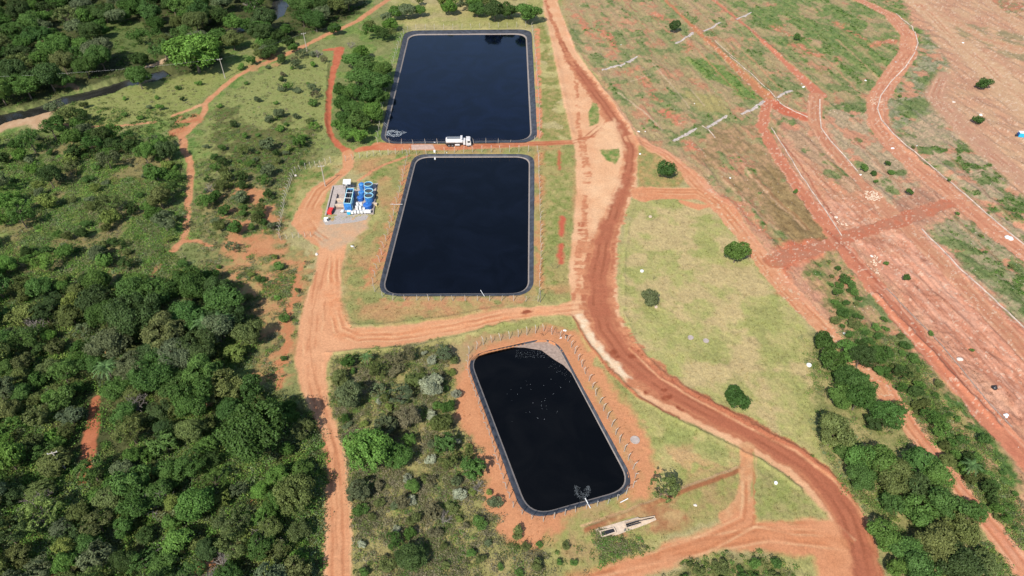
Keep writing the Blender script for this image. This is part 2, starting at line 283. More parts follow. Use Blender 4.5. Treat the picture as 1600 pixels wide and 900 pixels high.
# crossing road between ponds
track([(590, 227, 4.5), (640, 229, 4.5), (700, 230, 4.2), (760, 228, 3.6), (830, 224.5, 3.2), (895, 222, 3.2), (915, 216, 2.6), (938, 197, 2.4)], C(222, 152, 118), C(206, 124, 94), cls=3, warp=.4)
track([(560, 235, 2.5), (590, 230, 4), (625, 232, 3)], C(212, 116, 88), C(222, 142, 110), cls=3)
track([(735, 229, .5), (820, 226, .5), (890, 223, .5)], C(190, 110, 84), None, soft=.2, warp=.3)
# service road (left), loop to the treatment plant
track([(545, 240, 4), (545, 262, 3), (536, 272, 3), (520, 283, 4), (500, 298, 6), (485, 322, 7), (480, 345, 8.5), (490, 362, 7), (510, 378, 7)], C(230, 166, 132), C(220, 152, 116), cls=2, warp=.8)
SERV = [(498, 382), (542, 380), (534, 420), (529, 468), (534, 500), (550, 512), (600, 512), (700, 499), (790, 482), (870, 477), (905, 468), (908, 496), (870, 491), (800, 500), (700, 526), (620, 541), (560, 546), (522, 551), (509, 570), (511, 612), (521, 652), (533, 690), (545, 740), (549, 800), (548, 1000), (500, 1000), (509, 800), (512, 740), (502, 680), (485, 640), (466, 600), (460, 560), (466, 520), (476, 470), (491, 430)]
paint(poly(SERV, .5, .6), C(236, 172, 138), C(226, 158, 124), n=big2, veg=.05, cls=2)
paint(line([(528, 400, 3.5), (515, 440, 3), (520, 480, 4), (535, 520, 4), (600, 526, 2.5), (700, 512, 2.5), (850, 487, 2)], 1.2, 1), C(230, 150, 112), C(238, 170, 134), n=sm, op=.8)
paint(poly([(503, 344), (578, 340), (572, 358), (552, 376), (520, 392), (500, 388), (490, 368)], .8, 1), C(228, 176, 146), C(206, 172, 150), n=sm, veg=.05, cls=2)
for p in ([(500, 440, .25), (490, 480, .25), (483, 530, .3), (488, 580, .3), (505, 640, .3), (522, 700, .3), (527, 760, .25), (526, 860, .25)], [(514, 660, .35), (520, 690, .35), (526, 740, .3)], [(508, 470, .5), (505, 500, .5)]):
    paint(line(p, .25, .5), C(196, 128, 96), op=.6)
# main dirt road
MAIN = [(846, -30), (868, -30), (872, 5), (886, 45), (900, 80), (915, 105), (950, 150), (985, 195), (997, 230), (995, 290), (975, 335), (966, 380), (962, 430), (968, 490), (985, 540), (1020, 580), (1080, 620), (1160, 660), (1240, 700), (1300, 745), (1350, 800), (1370, 850), (1372, 1000), (1332, 1000), (1322, 880), (1310, 850), (1290, 800), (1250, 760), (1200, 722), (1130, 685), (1060, 655), (1000, 620), (960, 580), (930, 545), (905, 512), (893, 492), (893, 470), (888, 440), (892, 400), (897, 340), (900, 300), (899, 232), (892, 212), (880, 160), (870, 110), (860, 60), (850, 20)]
paint(poly(MAIN, .5, .5), C(244, 190, 158), C(234, 172, 138), n=big2, veg=.03, cls=1)
WETL = [(852, 0, 1.2), (862, 30, 1.8), (877, 66, 2.2), (893, 98, 3.4), (912, 122, 5.4), (930, 145, 5.8), (952, 175, 5.4), (972, 205, 5), (984, 230, 4), (984, 255, 3.6), (974, 290, 5), (962, 318, 5.4), (953, 350, 6.5), (942, 385, 7.6), (933, 430, 7.8), (934, 475, 7.6), (945, 515, 7.2), (972, 553, 7), (1010, 585, 6), (1060, 618, 5.4), (1110, 646, 5), (1165, 670, 4.8), (1215, 697, 4.6), (1262, 728, 4.6), (1300, 765, 4.6), (1325, 805, 4.8), (1340, 850, 4.8), (1348, 900, 4.8), (1352, 960, 4.8)]
ragx = fbm(X * .18, Y, 1.1, 222, 4)
WETL = [(a, b, c * (1.0 if b < 480 else min(1.42, 1 + (b - 480) / 220))) for a, b, c in WETL]
i_, m_ = line(WETL, .4, .9)
paint((i_, m_), C(200, 128, 100), C(190, 114, 88), n=big2)
i2, m2 = line([(a, b, c * 1.25) for a, b, c in WETL if b < 600], .5, 1.3)
paint((i2, m2), C(206, 134, 104), C(222, 150, 118), n=sm, cover=.5, pn=ragx)
i3, m3 = line([(a, b, c * .68) for a, b, c in WETL[3:]], .8, 1.3)
paint((i3, m3), C(184, 106, 84), C(192, 116, 92), n=big2, op=.85)
track([(893, 98, 1.2), (900, 130, 1), (904, 170, 1.2), (905, 200, 1.6), (910, 222, 2.4), (914, 245, 2.6), (917, 270, 2), (915, 300, 1.4), (912, 340, 1.6), (912, 372, 2.6), (906, 400, 2), (903, 440, 1.4), (897, 470, 1.5)], C(202, 128, 98), C(222, 152, 120), cover=.72, pn=.4 * ragx + .6 * big2, warp=1.3)
track([(912, 345, 1), (905, 365, 1), (904, 345, .6)], C(196, 118, 90), None, cover=.7, pn=ragx)
track([(948, 188, 1.1), (940, 203, 1.1), (925, 213, 1.3), (905, 218, 1.4)], C(206, 128, 98), None, cover=.9)
paint(poly([(928, 200), (960, 185), (975, 225), (968, 290), (940, 345), (925, 370), (922, 300), (930, 240)], 1, 1.5), C(250, 200, 168), C(240, 184, 150), n=big2, op=.8)
paint(poly([(900, 492), (912, 492), (925, 520), (940, 545), (962, 565), (985, 590), (975, 592), (945, 565), (915, 530)], .5, 1), C(252, 226, 206), C(246, 200, 172), n=sm)
paint(line([(896, 495, .5), (905, 515, .6), (925, 545, .7), (955, 582, .8), (995, 618, .8), (1060, 654, .5)], .3, .3), C(190, 116, 90))
for x_, y_, r_ in ((955, 550, 1.3), (962, 556, .9), (985, 557, 1), (992, 557, .7), (1038, 608, 1), (1040, 620, 1.2), (1047, 619, .8), (1060, 637, .8), (1068, 641, .6), (822, 488, 1.6), (817, 490, 1.2), (1010, 610, .8), (985, 545, .6)):
    track([(x_ - 2, y_, r_), (x_ + 2, y_, r_)], C(160, 84, 62), None, soft=.3, warp=1)
for pts in ([(925, 160), (931, 163), (938, 178), (935, 192), (921, 198), (919, 180)], [(936, 235), (967, 232), (969, 245), (960, 257), (948, 250)]):
    paint(poly(pts, .4, .7), C(116, 148, 76), C(176, 158, 110), n=sm, veg=.8, cls=0)
paint(line([(868, 0, .7), (886, 48, .7), (900, 84, .7), (930, 124, .7), (960, 160, .7), (990, 200, .7), (1004, 228, .8)], .3, .3), C(252, 200, 166), C(236, 168, 134), n=sm)
for off in (0,):
    paint(line([(983, 545, .6), (1025, 585, .6), (1085, 624, .6), (1165, 665, .6), (1243, 705, .6), (1303, 750, .6), (1350, 805, .6)], .3, .4), C(244, 180, 146), C(224, 150, 116), n=sm)
# field tracks
track([(985, 216, 5), (1010, 227, 4.5), (1040, 242, 4.5), (1070, 266, 5), (1102, 298, 6.5), (1140, 340, 6), (1175, 385, 5.6), (1210, 430, 5.6), (1250, 475, 5.4), (1290, 515, 5), (1325, 548, 4.4), (1360, 590, 4), (1400, 638, 4.5), (1440, 690, 4), (1490, 750, 3.6), (1530, 800, 3.8), (1570, 850, 4), (1620, 915, 4)], C(234, 170, 138), C(222, 152, 120), cls=6, warp=.8)
track([(1004, 303, 8), (1016, 302, 7), (1050, 302, 6.2), (1090, 302, 6.8), (1125, 318, 6.5), (1145, 340, 5)], C(232, 162, 128), C(222, 146, 112), cls=6)
paint(poly([(1001, 232), (1040, 250), (1066, 272), (1060, 286), (1040, 291), (1001, 291)], .6, .7), C(160, 158, 102), C(190, 156, 112), n=sm, veg=.8, cls=0)
track([(1065, 315, 2), (1090, 324, 3), (1110, 322, 1)], C(226, 152, 118), None, cls=6)
track([(1172, 395, .4), (1200, 430, .4), (1250, 490, .5)], C(206, 130, 98), None, soft=.3)
track([(1380, 600, 3), (1400, 632, 5), (1425, 670, 4), (1440, 690, 3)], C(230, 166, 130), C(220, 150, 116), cls=6)
# lower right: spur + wide bare track
track([(1168, 700, 3.4), (1170, 745, 3.2), (1162, 785, 3.6), (1140, 808, 4)], C(226, 170, 134), C(214, 150, 114), cls=6)
paint(line([(1178, 708, .4), (1180, 740, .4), (1174, 775, .4)], .3, .3), C(176, 160, 108))
BARE = [(885, 905), (960, 880), (1050, 850), (1100, 830), (1150, 800), (1175, 780), (1180, 815), (1240, 812), (1300, 810), (1330, 870), (1332, 1000), (1300, 1000), (1270, 872), (1190, 862), (1130, 858), (1050, 885), (1010, 900), (900, 1000), (860, 1000)]
paint(poly(BARE, .8, 1), C(228, 158, 124), C(216, 144, 110), n=big2, veg=.05, cls=6)
paint(line([(890, 898, 1), (1000, 872, 1.2), (1100, 850, 1.5), (1200, 835, 1.5), (1320, 845, 1.5)], 1, 1), C(214, 138, 102), op=.6)
paint(poly([(1040, 905), (1080, 885), (1130, 868), (1200, 875), (1245, 895), (1260, 1000), (1000, 1000)], 1, 1.5), C(120, 130, 78), C(160, 146, 104), n=sm, cls=0, veg=1)
paint(poly([(1180, 720), (1230, 755), (1285, 800), (1180, 808), (1178, 760)], 1, 1), C(180, 166, 118), C(154, 156, 96), n=sm)
# terrace roads
track([(1325, -12, 5), (1342, 0, 5.5), (1392, 24, 6.5), (1420, 55, 7), (1418, 85, 7.5), (1392, 120, 7.5), (1370, 155, 7.5), (1372, 195, 7.5), (1400, 232, 7.5), (1450, 275, 7), (1510, 325, 7), (1570, 372, 7), (1640, 425, 7)], C(220, 160, 126), C(208, 142, 112), cls=5)
track([(1030, -10, 1.6), (1045, 5, 1.8), (1090, 50, 2), (1125, 82, 2.4), (1160, 115, 3.4), (1200, 152, 5)], C(204, 146, 104), C(196, 126, 92), cls=5)
track([(1100, -12, 1.6), (1150, 28, 1.8), (1190, 62, 2), (1230, 100, 2.6), (1265, 132, 4.5), (1280, 148, 6)], C(206, 130, 102), C(214, 138, 108), cls=5)
track([(1205, 160, 5), (1230, 175, 6), (1262, 185, 5)], C(202, 112, 84), C(212, 126, 96), cls=5)
track([(1200, 160, 4), (1190, 195, 4), (1212, 240, 4.5), (1245, 288, 4.6), (1285, 340, 5), (1325, 395, 5.2), (1370, 450, 5.4), (1430, 520, 5.6), (1490, 590, 5.4), (1550, 660, 5), (1620, 735, 5)], C(216, 142, 110), C(204, 128, 100), cls=5, warp=.9)
track([(1275, 150, 6), (1272, 185, 5.6), (1285, 215, 5), (1320, 258, 4), (1345, 285, 4), (1390, 330, 5), (1440, 380, 5), (1500, 440, 5), (1560, 505, 5), (1640, 590, 5)], C(212, 158, 124), C(204, 142, 112), cls=5)
track([(1420, -5, 10), (1450, 20, 9), (1480, 50, 9), (1520, 85, 11), (1560, 120, 14), (1610, 165, 20)], C(220, 184, 148), C(206, 164, 130), cls=5, soft=1.5, warp=1.5)
track([(1440, 10, 6), (1490, 32, 5), (1540, 62, 6), (1600, 80, 7)], C(214, 176, 142), C(204, 150, 118), cls=5, soft=1.5)
track([(1530, -10, 5), (1570, 25, 5), (1620, 60, 5)], C(214, 176, 142), C(204, 158, 124), cls=5)
track([(1475, 115, 5), (1460, 150, 8), (1500, 195, 9), (1550, 240, 8), (1610, 290, 8)], C(206, 164, 134), C(198, 150, 124), cls=5, soft=1.5)
track([(1208, 408, 5), (1235, 398, 6), (1270, 388, 5), (1310, 376, 5.5), (1350, 362, 4.5), (1400, 347, 4.5), (1440, 332, 5), (1480, 318, 4)], C(204, 124, 94), C(190, 132, 106), cls=5, warp=1)
for p in ([(1222, 222, .5), (1262, 275, .5), (1310, 352, .5)], [(1290, 358, .8), (1330, 395, .9), (1380, 450, .9), (1440, 520, .8), (1500, 590, .8)]):
    paint(line(p, .4, .6), C(176, 100, 76), op=.9)
def ruts(pts, offs, w_, c, op, warp=.25):
    wp = W(pts); idx = _sub(wp, max(abs(o_) for o_ in offs) + 2); qx = X[idx] + warp * (w3[idx] * 3 + w1[idx]); qy = Y[idx] + warp * (w4[idx] * 3 + w2[idx])
    bd = np.full(len(idx), 1e9); sg = np.zeros(len(idx)); cap = np.zeros(len(idx), bool); ns_ = len(wp) - 2
    for i in range(len(wp) - 1):
        a, b = wp[i], wp[i + 1]; d, t = seg_d(qx, qy, a, b); dv = (b - a) / np.linalg.norm(b - a)
        side = np.sign((qx - a[0]) * dv[1] - (qy - a[1]) * dv[0]); k = d < bd; bd[k] = d[k]; sg[k] = (side * d)[k]; ce = ((i == 0) & (t <= 0)) | ((i == ns_) & (t >= 1)); cap[k] = ce[k]
    m = np.zeros(len(idx))
    for o_ in offs: m = np.maximum(m, sstep(w_ + .25, max(w_ - .12, .02), np.abs(sg - o_)))
    m = m * op * sstep(.3, .6, big2[idx]) * (VEG[idx] < .5) * (~cap)
    COV[idx] = COV[idx] * (1 - m[:, None]) + c * m[:, None]; RUTH[idx] -= .05 * m
RUTH = np.zeros(NV)
DKR, LTR = C(196, 122, 90), C(248, 196, 160)
SRV = [(508, 395), (497, 440), (490, 490), (486, 540), (487, 590), (500, 640), (517, 700), (527, 760), (527, 860), (524, 930)]
ruts(SRV, (-.9, .9), .2, DKR, .55); ruts(SRV, (-2.2, 2.1), .18, LTR, .5, .5)
SRV2 = [(523, 400), (521, 440), (520, 480), (530, 515), (560, 528), (620, 526), (700, 514), (790, 495), (870, 483), (920, 478)]
ruts(SRV2, (-.9, .9), .25, DKR, .5); ruts(SRV2, (-1.6, 0, 1.5), .15, LTR, .5, .5)
WC = [(a, b) for a, b, c in WETL]
ruts(WC[2:], (-.95, .95), .3, C(160, 90, 68), .6); ruts(WC[8:], (-2.4, 2.5), .2, C(222, 150, 116), .45, .6)
ruts([(640, 229), (700, 230), (760, 228), (830, 224.5), (895, 222), (915, 216), (938, 197)], (-.8, .8), .22, C(176, 98, 72), .7, .1)
for pts_ in ([(1000, 222), (1040, 242), (1068, 266), (1100, 298), (1140, 340), (1175, 385), (1210, 430), (1250, 475), (1290, 515), (1325, 548)], [(995, 298), (1040, 298), (1090, 298), (1130, 322)], [(890, 898), (1000, 872), (1100, 850), (1200, 835), (1320, 845)], [(885, 915), (1000, 884), (1090, 855), (1170, 815), (1172, 745), (1168, 700)],
             [(1175, 812), (1240, 822), (1300, 825), (1330, 850)], [(545, 262), (520, 283), (500, 298), (485, 322), (480, 345), (490, 362), (510, 378)],
             [(1380, 600), (1425, 668), (1490, 750), (1530, 800), (1570, 850), (1600, 890)]):
    ruts(pts_, (-.85, .85), .22, C(200, 126, 92), .7); ruts(pts_, (-1.6, 1.6), .15, C(246, 196, 160), .45)
for pts_ in ([(1342, 0), (1392, 24), (1420, 55), (1418, 85), (1392, 120), (1370, 155), (1372, 195), (1400, 232), (1450, 275), (1510, 325), (1570, 372), (1640, 425)], [(1200, 160), (1190, 195), (1212, 240), (1245, 288), (1285, 340), (1325, 395), (1370, 450), (1430, 520), (1490, 590), (1550, 660), (1620, 735)],
             [(1275, 150), (1272, 185), (1285, 215), (1320, 258), (1345, 285), (1390, 330), (1440, 380), (1500, 440), (1560, 505), (1640, 590)], [(1420, -5), (1450, 20), (1480, 50), (1520, 85), (1560, 120), (1610, 165)], [(1475, 115), (1460, 150), (1500, 195), (1550, 240), (1610, 290)]):
    ruts(pts_, (-.9, .9), .25, C(188, 120, 92), .55, .4); ruts(pts_, (-1.9, 2.0), .2, C(240, 186, 154), .5, .4)
# scrape marks following the terraces
for k_ in range(16):
    x0_, y0_ = random.uniform(1300, 1420), random.uniform(330, 440); L_ = random.uniform(120, 260)
    ruts([(x0_, y0_), (x0_ + L_ * .5, y0_ + L_ * .48), (x0_ + L_, y0_ + L_)], (0, .9), .2, random.choice([C(236, 180, 152), C(186, 124, 98)]), .5, .8)
# pale stone specks and pock marks on the open soil
pk = (CLS != 1) & (X > 0)
i_ = np.nonzero(pk)[0]
i_ = i_[(VEG[i_] < .9) | (X[i_] > 70)]
# sand by the stream
paint(poly([(-60, 235), (-60, 195), (0, 192), (30, 182), (65, 167), (95, 157), (122, 152), (88, 168), (78, 185), (84, 198), (55, 203), (40, 194), (15, 200), (0, 206)], .8, 1), C(216, 178, 152), C(200, 158, 130), n=sm, veg=.1)
paint(line([(88, 134, 3), (105, 134, 4), (118, 138, 2)], .5, 1.5), C(196, 140, 116), C(170, 150, 112), n=sm)
paint(line([(228, 106, 2), (245, 100, 3.5), (262, 92, 3)], .5, 1), C(226, 190, 162), C(216, 172, 144), n=sm, veg=.1)

# ------------------------------------------------------------------ ponds (outlines in the place)
def round_poly(cs, r, n=9):
    out = []
    m = len(cs)
    for i in range(m):
        p = np.array(cs[i]); a = np.array(cs[i - 1]); b = np.array(cs[(i + 1) % m])
        da = (a - p) / np.linalg.norm(a - p); db = (b - p) / np.linalg.norm(b - p)
        s, e = p + da * r, p + db * r
        for k in range(n):
            t = k / (n - 1); out.append((1 - t) ** 2 * s + 2 * t * (1 - t) * p + t * t * e)
    # resample the straight runs so that every outline has the same count
    res = []
    L = len(out)
    for i in range(L):
        a, b = out[i], out[(i + 1) % L]
        res.append(a)
        if (i + 1) % n == 0:
            for k in range(1, 40): res.append(a + (b - a) * k / 40)
    return np.array(res)
WZ = -.7
PONDS = []
for rim, wat, rr in (
    (((633, 48), (830, 46), (839, 222), (593, 224)), ((640, 55), (821, 54), (829, 218.5), (600, 222)), 6.5),
    (((647, 241), (834, 241), (832.5, 461), (589.5, 461.5)), ((651.5, 246), (826.5, 245.8), (825, 458.3), (597.5, 459.3)), 5.5),
    (((727, 556), (866, 525), (997, 765.5), (821, 814)), ((733, 556.5), (865, 529), (988, 762), (828, 807)), 5.5)):
    a = round_poly([P(*p) for p in rim], rr); b = round_poly([P(p[0], p[1], WZ) for p in wat], rr * .9)
    PONDS.append((a, b))
PIN = np.full(NV, -99.0)
for a, b in PONDS:
    idx = _sub(a, 6)
    PIN[idx] = np.maximum(PIN[idx], sdist(a[::3], X[idx], Y[idx]))
near = sstep(-6, -2, PIN)          # 1 at the rim
# heights
HT = .5 * (fbm(X, Y, 22, 301, 3) - .5) + .16 * (fbm(X, Y, 3, 302, 3) - .5)
HT = HT + VEG * (.22 * (fbm(X, Y, 1.0, 303, 3) - .5) + .09 * (rng.random(NV) - .5))
HT = HT + .035 * (1 - VEG) * (fbm(X, Y, 1.2, 304, 2) - .5)
HT = HT + RUTH
urz = np.zeros(NV); i_, m_ = poly(UR, 3, 3); urz[i_] = m_
HT = HT + urz * (CLS == 0) * (.9 * (streak - .5) + .5 * (fbm(X, Y, 4.5, 333, 4) - .5))
flat = (Y < 44) | (Y > 425) | (np.abs(U.ravel()) > 1)
HT[flat] = -.3
for pts, h, wd in (([(848, 5), (866, 80), (880, 150), (893, 210)], .35, 1.2), ([(887, 50), (918, 108), (950, 150), (990, 205), (1003, 235)], .3, .7), ([(1004, 290), (985, 335), (975, 400), (976, 490), (995, 540), (1030, 578), (1090, 618), (1170, 660), (1250, 702), (1308, 748)], .25, .5),
                   ([(893, 495), (920, 540), (960, 585), (1000, 622), (1060, 658), (1130, 690), (1200, 728), (1250, 764)], .3, .5),
                   ([(512, 553), (560, 548), (640, 544), (720, 526), (800, 502)], .3, .5), ([(545, 508), (600, 508), (700, 496), (790, 478)], .25, .5),
                   ([(512, 100), (508, 150), (507, 195), (513, 220)], .9, .9), ([(915, 826), (980, 802), (1050, 772), (1155, 733)], .35, .5),
                   ([(1428, 50), (1432, 75), (1405, 115), (1378, 155), (1380, 190), (1408, 225), (1460, 268)], .35, .8),
                   ([(1370, 460), (1430, 525), (1500, 600), (1560, 665)], .5, .7), ([(1470, 260), (1540, 310), (1600, 350)], .6, 1.5),
                   ([(1100, 60), (1165, 110), (1215, 160)], .4, .8), ([(1120, 10), (1200, 70), (1270, 125)], .4, .8)):
    wp = W(pts); idx = _sub(wp, 4 * wd)
    d = np.full(len(idx), 99.)
    for i in range(len(wp) - 1): d = np.minimum(d, seg_d(X[idx] + w1[idx], Y[idx] + w2[idx], wp[i], wp[i + 1])[0])
    HT[idx] += h * np.exp(-(d / wd) ** 2) * (.5 + big2[idx])
# gullied bank beside the upper right road
wp = W([(1432, 45), (1445, 85), (1410, 130)]); idx = _sub(wp, 9)
d = np.full(len(idx), 99.)
for i in range(2): d = np.minimum(d, seg_d(X[idx], Y[idx], wp[i] + 5, wp[i + 1] + 5)[0])
HT[idx] += 1.3 * np.exp(-(d / 5) ** 2) * (fbm(X[idx] * .35, Y[idx], 1.6, 312, 2) - .2)
HT *= (1 - near)
HT[PIN > 0] = np.maximum(-3.2, -PIN[PIN > 0] * 9 - .45)
STREAM = [[(-60, 208), (0, 182), (30, 176), (65, 166), (100, 152), (130, 147), (165, 138), (195, 127), (225, 120), (260, 110)], [(318, 62), (345, 50), (372, 42), (392, 38), (425, 24), (440, 0), (450, -30)]]
for pts in STREAM:
    idx, m = line([(a, b, 8.5) for a, b in pts], 2.2, 1.5)
    HT[idx] = HT[idx] * (1 - m) - 2.6 * m
    VEG[idx] *= (1 - m)
# small random height for pale rubble specks
spk = (tiny > .74) & (X > 60) & (Y > 90) & (VEG < .6) & (CLS != 1) & (PIN < -3)
COV[spk] = COV[spk] * .45 + C(240, 214, 190) * .55
spk2 = (fbm(X, Y, .9, 61, 2) > .76) & (X > 40) & (CLS == 0) & (PIN < -3)
COV[spk2] *= .8
# fine variation in what covers the soil
COV *= (1 + .20 * VEG * (rng.random(NV) - .5) + .05 * (rng.random(NV) - .5))[:, None]
COV *= (1 + (.35 * VEG + .03) * (sm - .5))[:, None]
COV *= np.array([.985, 1.015, .86])
COV *= 1 + urz[:, None] * np.array([.03, -.035, .08])
COV = np.clip(COV, .008, .8)

HG = HT.reshape(NR, NC)
def gz(x, y):
    r = np.searchsorted(ys, y) - 1; r = int(np.clip(r, 0, NR - 2))
    fr = (y - ys[r]) / (ys[r + 1] - ys[r])
    h = hw[r] * (1 - fr) + hw[r + 1] * fr
    u = x / h; c = int(np.clip(np.searchsorted(us, u) - 1, 0, NC - 2)); fc = (u - us[c]) / (us[c + 1] - us[c])
    return float((HG[r, c] * (1 - fc) + HG[r, c + 1] * fc) * (1 - fr) + (HG[r + 1, c] * (1 - fc) + HG[r + 1, c + 1] * fc) * fr)
def cls_at(x, y):
    r = int(np.clip(np.searchsorted(ys, y), 0, NR - 1)); c = int(np.clip(np.searchsorted(us, x / hw[r]), 0, NC - 1))
    return CLS[r * NC + c], PIN[r * NC + c], COV[r * NC + c]
def at(px, py, z=0.0):
    x, y = P(px, py, z); g = 0
    for _ in range(3):
        g = gz(x, y); x, y = P(px, py, g + z)
    return x, y, g

# ------------------------------------------------------------------ materials
def new_mat(name):
    m = bpy.data.materials.new(name); m.use_nodes = True
    n = m.node_tree; b = n.nodes['Principled BSDF']; return m, n, b
def N(nt, t, **k):
    n = nt.nodes.new(t)
    for a, b in k.items(): setattr(n, a, b)
    return n
def noise_mul(nt, src, scale, lo, hi, obj=False, detail=3):
    tc = N(nt, 'ShaderNodeTexCoord'); no = N(nt, 'ShaderNodeTexNoise'); no.inputs['Scale'].default_value = scale; no.inputs['Detail'].default_value = detail
    nt.links.new(tc.outputs['Object'], no.inputs['Vector'])
    mr = N(nt, 'ShaderNodeMapRange'); mr.inputs[1].default_value = .3; mr.inputs[2].default_value = .7
    mr.inputs[3].default_value = lo; mr.inputs[4].default_value = hi
    nt.links.new(no.outputs[0], mr.inputs[0])
    mx = N(nt, 'ShaderNodeVectorMath', operation='SCALE')
    nt.links.new(src, mx.inputs[0]); nt.links.new(mr.outputs[0], mx.inputs['Scale'])
    return mx.outputs[0], no
def flat_mat(name, c, rough=.6, metal=0, scale=3, lo=.82, hi=1.12, spec=.4):
    m, n, b = new_mat(name)
    rgb = N(n, 'ShaderNodeRGB'); rgb.outputs[0].default_value = (*c, 1)
    o, _ = noise_mul(n, rgb.outputs[0], scale, lo, hi)
    n.links.new(o, b.inputs['Base Color']); b.inputs['Roughness'].default_value = rough; b.inputs['Metallic'].default_value = metal
    b.inputs['Specular IOR Level'].default_value = spec
    return m
# soil and grass: base colour from what covers each spot, fine grain from noise
m_ground, n, b = new_mat('ground_cover')
a = N(n, 'ShaderNodeAttribute', attribute_name='cover'); v = N(n, 'ShaderNodeAttribute', attribute_name='veg')
o1, no1 = noise_mul(n, a.outputs['Color'], 1.6, .91, 1.09, detail=6)
o2, no2 = noise_mul(n, o1, 4.0, .88, 1.12, detail=2)
n.links.new(o2, b.inputs['Base Color']); b.inputs['Roughness'].default_value = .95; b.inputs['Specular IOR Level'].default_value = .15
bp = N(n, 'ShaderNodeBump'); bp.inputs['Distance'].default_value = .1
ma = N(n, 'ShaderNodeMath', operation='MULTIPLY_ADD'); ma.inputs[1].default_value = .75; ma.inputs[2].default_value = .12
n.links.new(v.outputs['Fac'], ma.inputs[0]); n.links.new(ma.outputs[0], bp.inputs['Strength']); n.links.new(no2.outputs[0], bp.inputs['Height'])
n.links.new(bp.outputs[0], b.inputs['Normal'])
def water_mat(name, c, rough, bump, ior=1.33, spt=(1, 1, 1, 1)):
    m, n, b = new_mat(name)
    b.inputs['Base Color'].default_value = (*c, 1); b.inputs['Roughness'].default_value = rough; b.inputs['IOR'].default_value = ior; b.inputs['Specular Tint'].default_value = spt
    tc = N(n, 'ShaderNodeTexCoord'); no = N(n, 'ShaderNodeTexNoise'); no.inputs['Scale'].default_value = 1.1; no.inputs['Detail'].default_value = 5; no.inputs['Distortion'].default_value = .6
    n.links.new(tc.outputs['Object'], no.inputs['Vector']); bp = N(n, 'ShaderNodeBump'); bp.inputs['Strength'].default_value = bump; bp.inputs['Distance'].default_value = .02
    n.links.new(no.outputs[0], bp.inputs['Height']); n.links.new(bp.outputs[0], b.inputs['Normal'])
    n2 = N(n, 'ShaderNodeTexNoise'); n2.inputs['Scale'].default_value = .09; n2.inputs['Detail'].default_value = 4; n2.inputs['Distortion'].default_value = 1.5
    n.links.new(tc.outputs['Object'], n2.inputs['Vector']); mr = N(n, 'ShaderNodeMapRange'); mr.inputs[1].default_value = .35; mr.inputs[2].default_value = .65; mr.inputs[3].default_value = rough; mr.inputs[4].default_value = rough + .07
    n.links.new(n2.outputs[0], mr.inputs[0]); n.links.new(mr.outputs[0], b.inputs['Roughness'])
    cr = N(n, 'ShaderNodeMapRange'); cr.inputs[1].default_value = .4; cr.inputs[2].default_value = .7; cr.inputs[3].default_value = .7; cr.inputs[4].default_value = 1.6
    n.links.new(n2.outputs[0], cr.inputs[0]); sc = N(n, 'ShaderNodeVectorMath', operation='SCALE'); sc.inputs[0].default_value = c; n.links.new(cr.outputs[0], sc.inputs['Scale']); n.links.new(sc.outputs[0], b.inputs['Base Color'])
    return m
m_waters = [water_mat('upper_pond_water', (.0010, .0022, .0080), .04, .06, 1.30), water_mat('middle_pond_water', (.0012, .0018, .0040), .04, .06, 1.30), water_mat('lower_pond_water', (.0018, .0018, .0018), .04, .06, 1.29)]
m_stream = water_mat('stream_water', (.022, .022, .019), .12, .3)
m_foam = flat_mat('foam', (.30, .33, .35), .8); m_foamd = flat_mat('thin_foam', (.075, .085, .09), .8)
m_liner = flat_mat('pond_liner', (.042, .045, .054), .6, scale=.7, lo=.6, hi=1.35, spec=.25)
m_scum = flat_mat('dried_scum', (.21, .175, .15), .8, scale=2)
m_mud = flat_mat('dry_mud', (.26, .19, .15), .9, scale=1.5, lo=.7, hi=1.2)
m_post = flat_mat('concrete_post', (.36, .32, .27), .85, scale=4)
m_conc = flat_mat('concrete', (.33, .275, .24), .9, scale=1.5)
m_concp = flat_mat('pale_concrete', (.46, .36, .265), .9, scale=1.5)
m_kerb = flat_mat('kerb_concrete', (.50, .39, .31), .9, scale=.5, lo=.55, hi=1.15)
m_gravel = flat_mat('grey_gravel', (.30, .265, .24), .95, scale=6, lo=.6, hi=1.3); m_gravp = flat_mat('pale_gravel', (.38, .32, .28), .95, scale=2.5, lo=.55, hi=1.25)
m_wire = flat_mat('galvanised_wire', (.3, .3, .3), .5, .6)
m_blue = flat_mat('blue_paint', (.03, .16, .42), .5, scale=1.8, lo=.65, hi=1.25)
m_blued = flat_mat('dark_blue_paint', (.02, .10, .34), .5, scale=1.2)
m_teal = flat_mat('pale_teal_rim', (.30, .55, .58), .6)
m_liq = flat_mat('murky_liquid', (.055, .06, .055), .4)
m_white = flat_mat('white_plastic', (.62, .62, .60), .6, lo=.9, hi=1.05)
m_truckw = flat_mat('white_truck_paint', (.56, .54, .52), .4, lo=.72, hi=1.06)
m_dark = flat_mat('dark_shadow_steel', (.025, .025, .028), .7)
m_glass = flat_mat('cab_glass', (.012, .014, .018), .1, spec=.6)
m_tyre = flat_mat('tyre_rubber', (.022, .021, .02), .85)
m_red = flat_mat('red_paint', (.52, .035, .03), .45)
m_brick = flat_mat('brown_block_wall', (.20, .14, .115), .9, scale=4)
m_cyan = flat_mat('sky_blue_plastic', (.02, .34, .56), .5)
m_metal = flat_mat('grey_metal', (.25, .26, .27), .5, .5)
m_bark = flat_mat('bark', (.13, .10, .075), .95, scale=5, lo=.6, hi=1.3)
m_dead = flat_mat('dead_wood', (.22, .19, .165), .95, scale=5, lo=.6, hi=1.2)
m_burnt = flat_mat('dark_dead_wood', (.05, .04, .035), .95, scale=5)
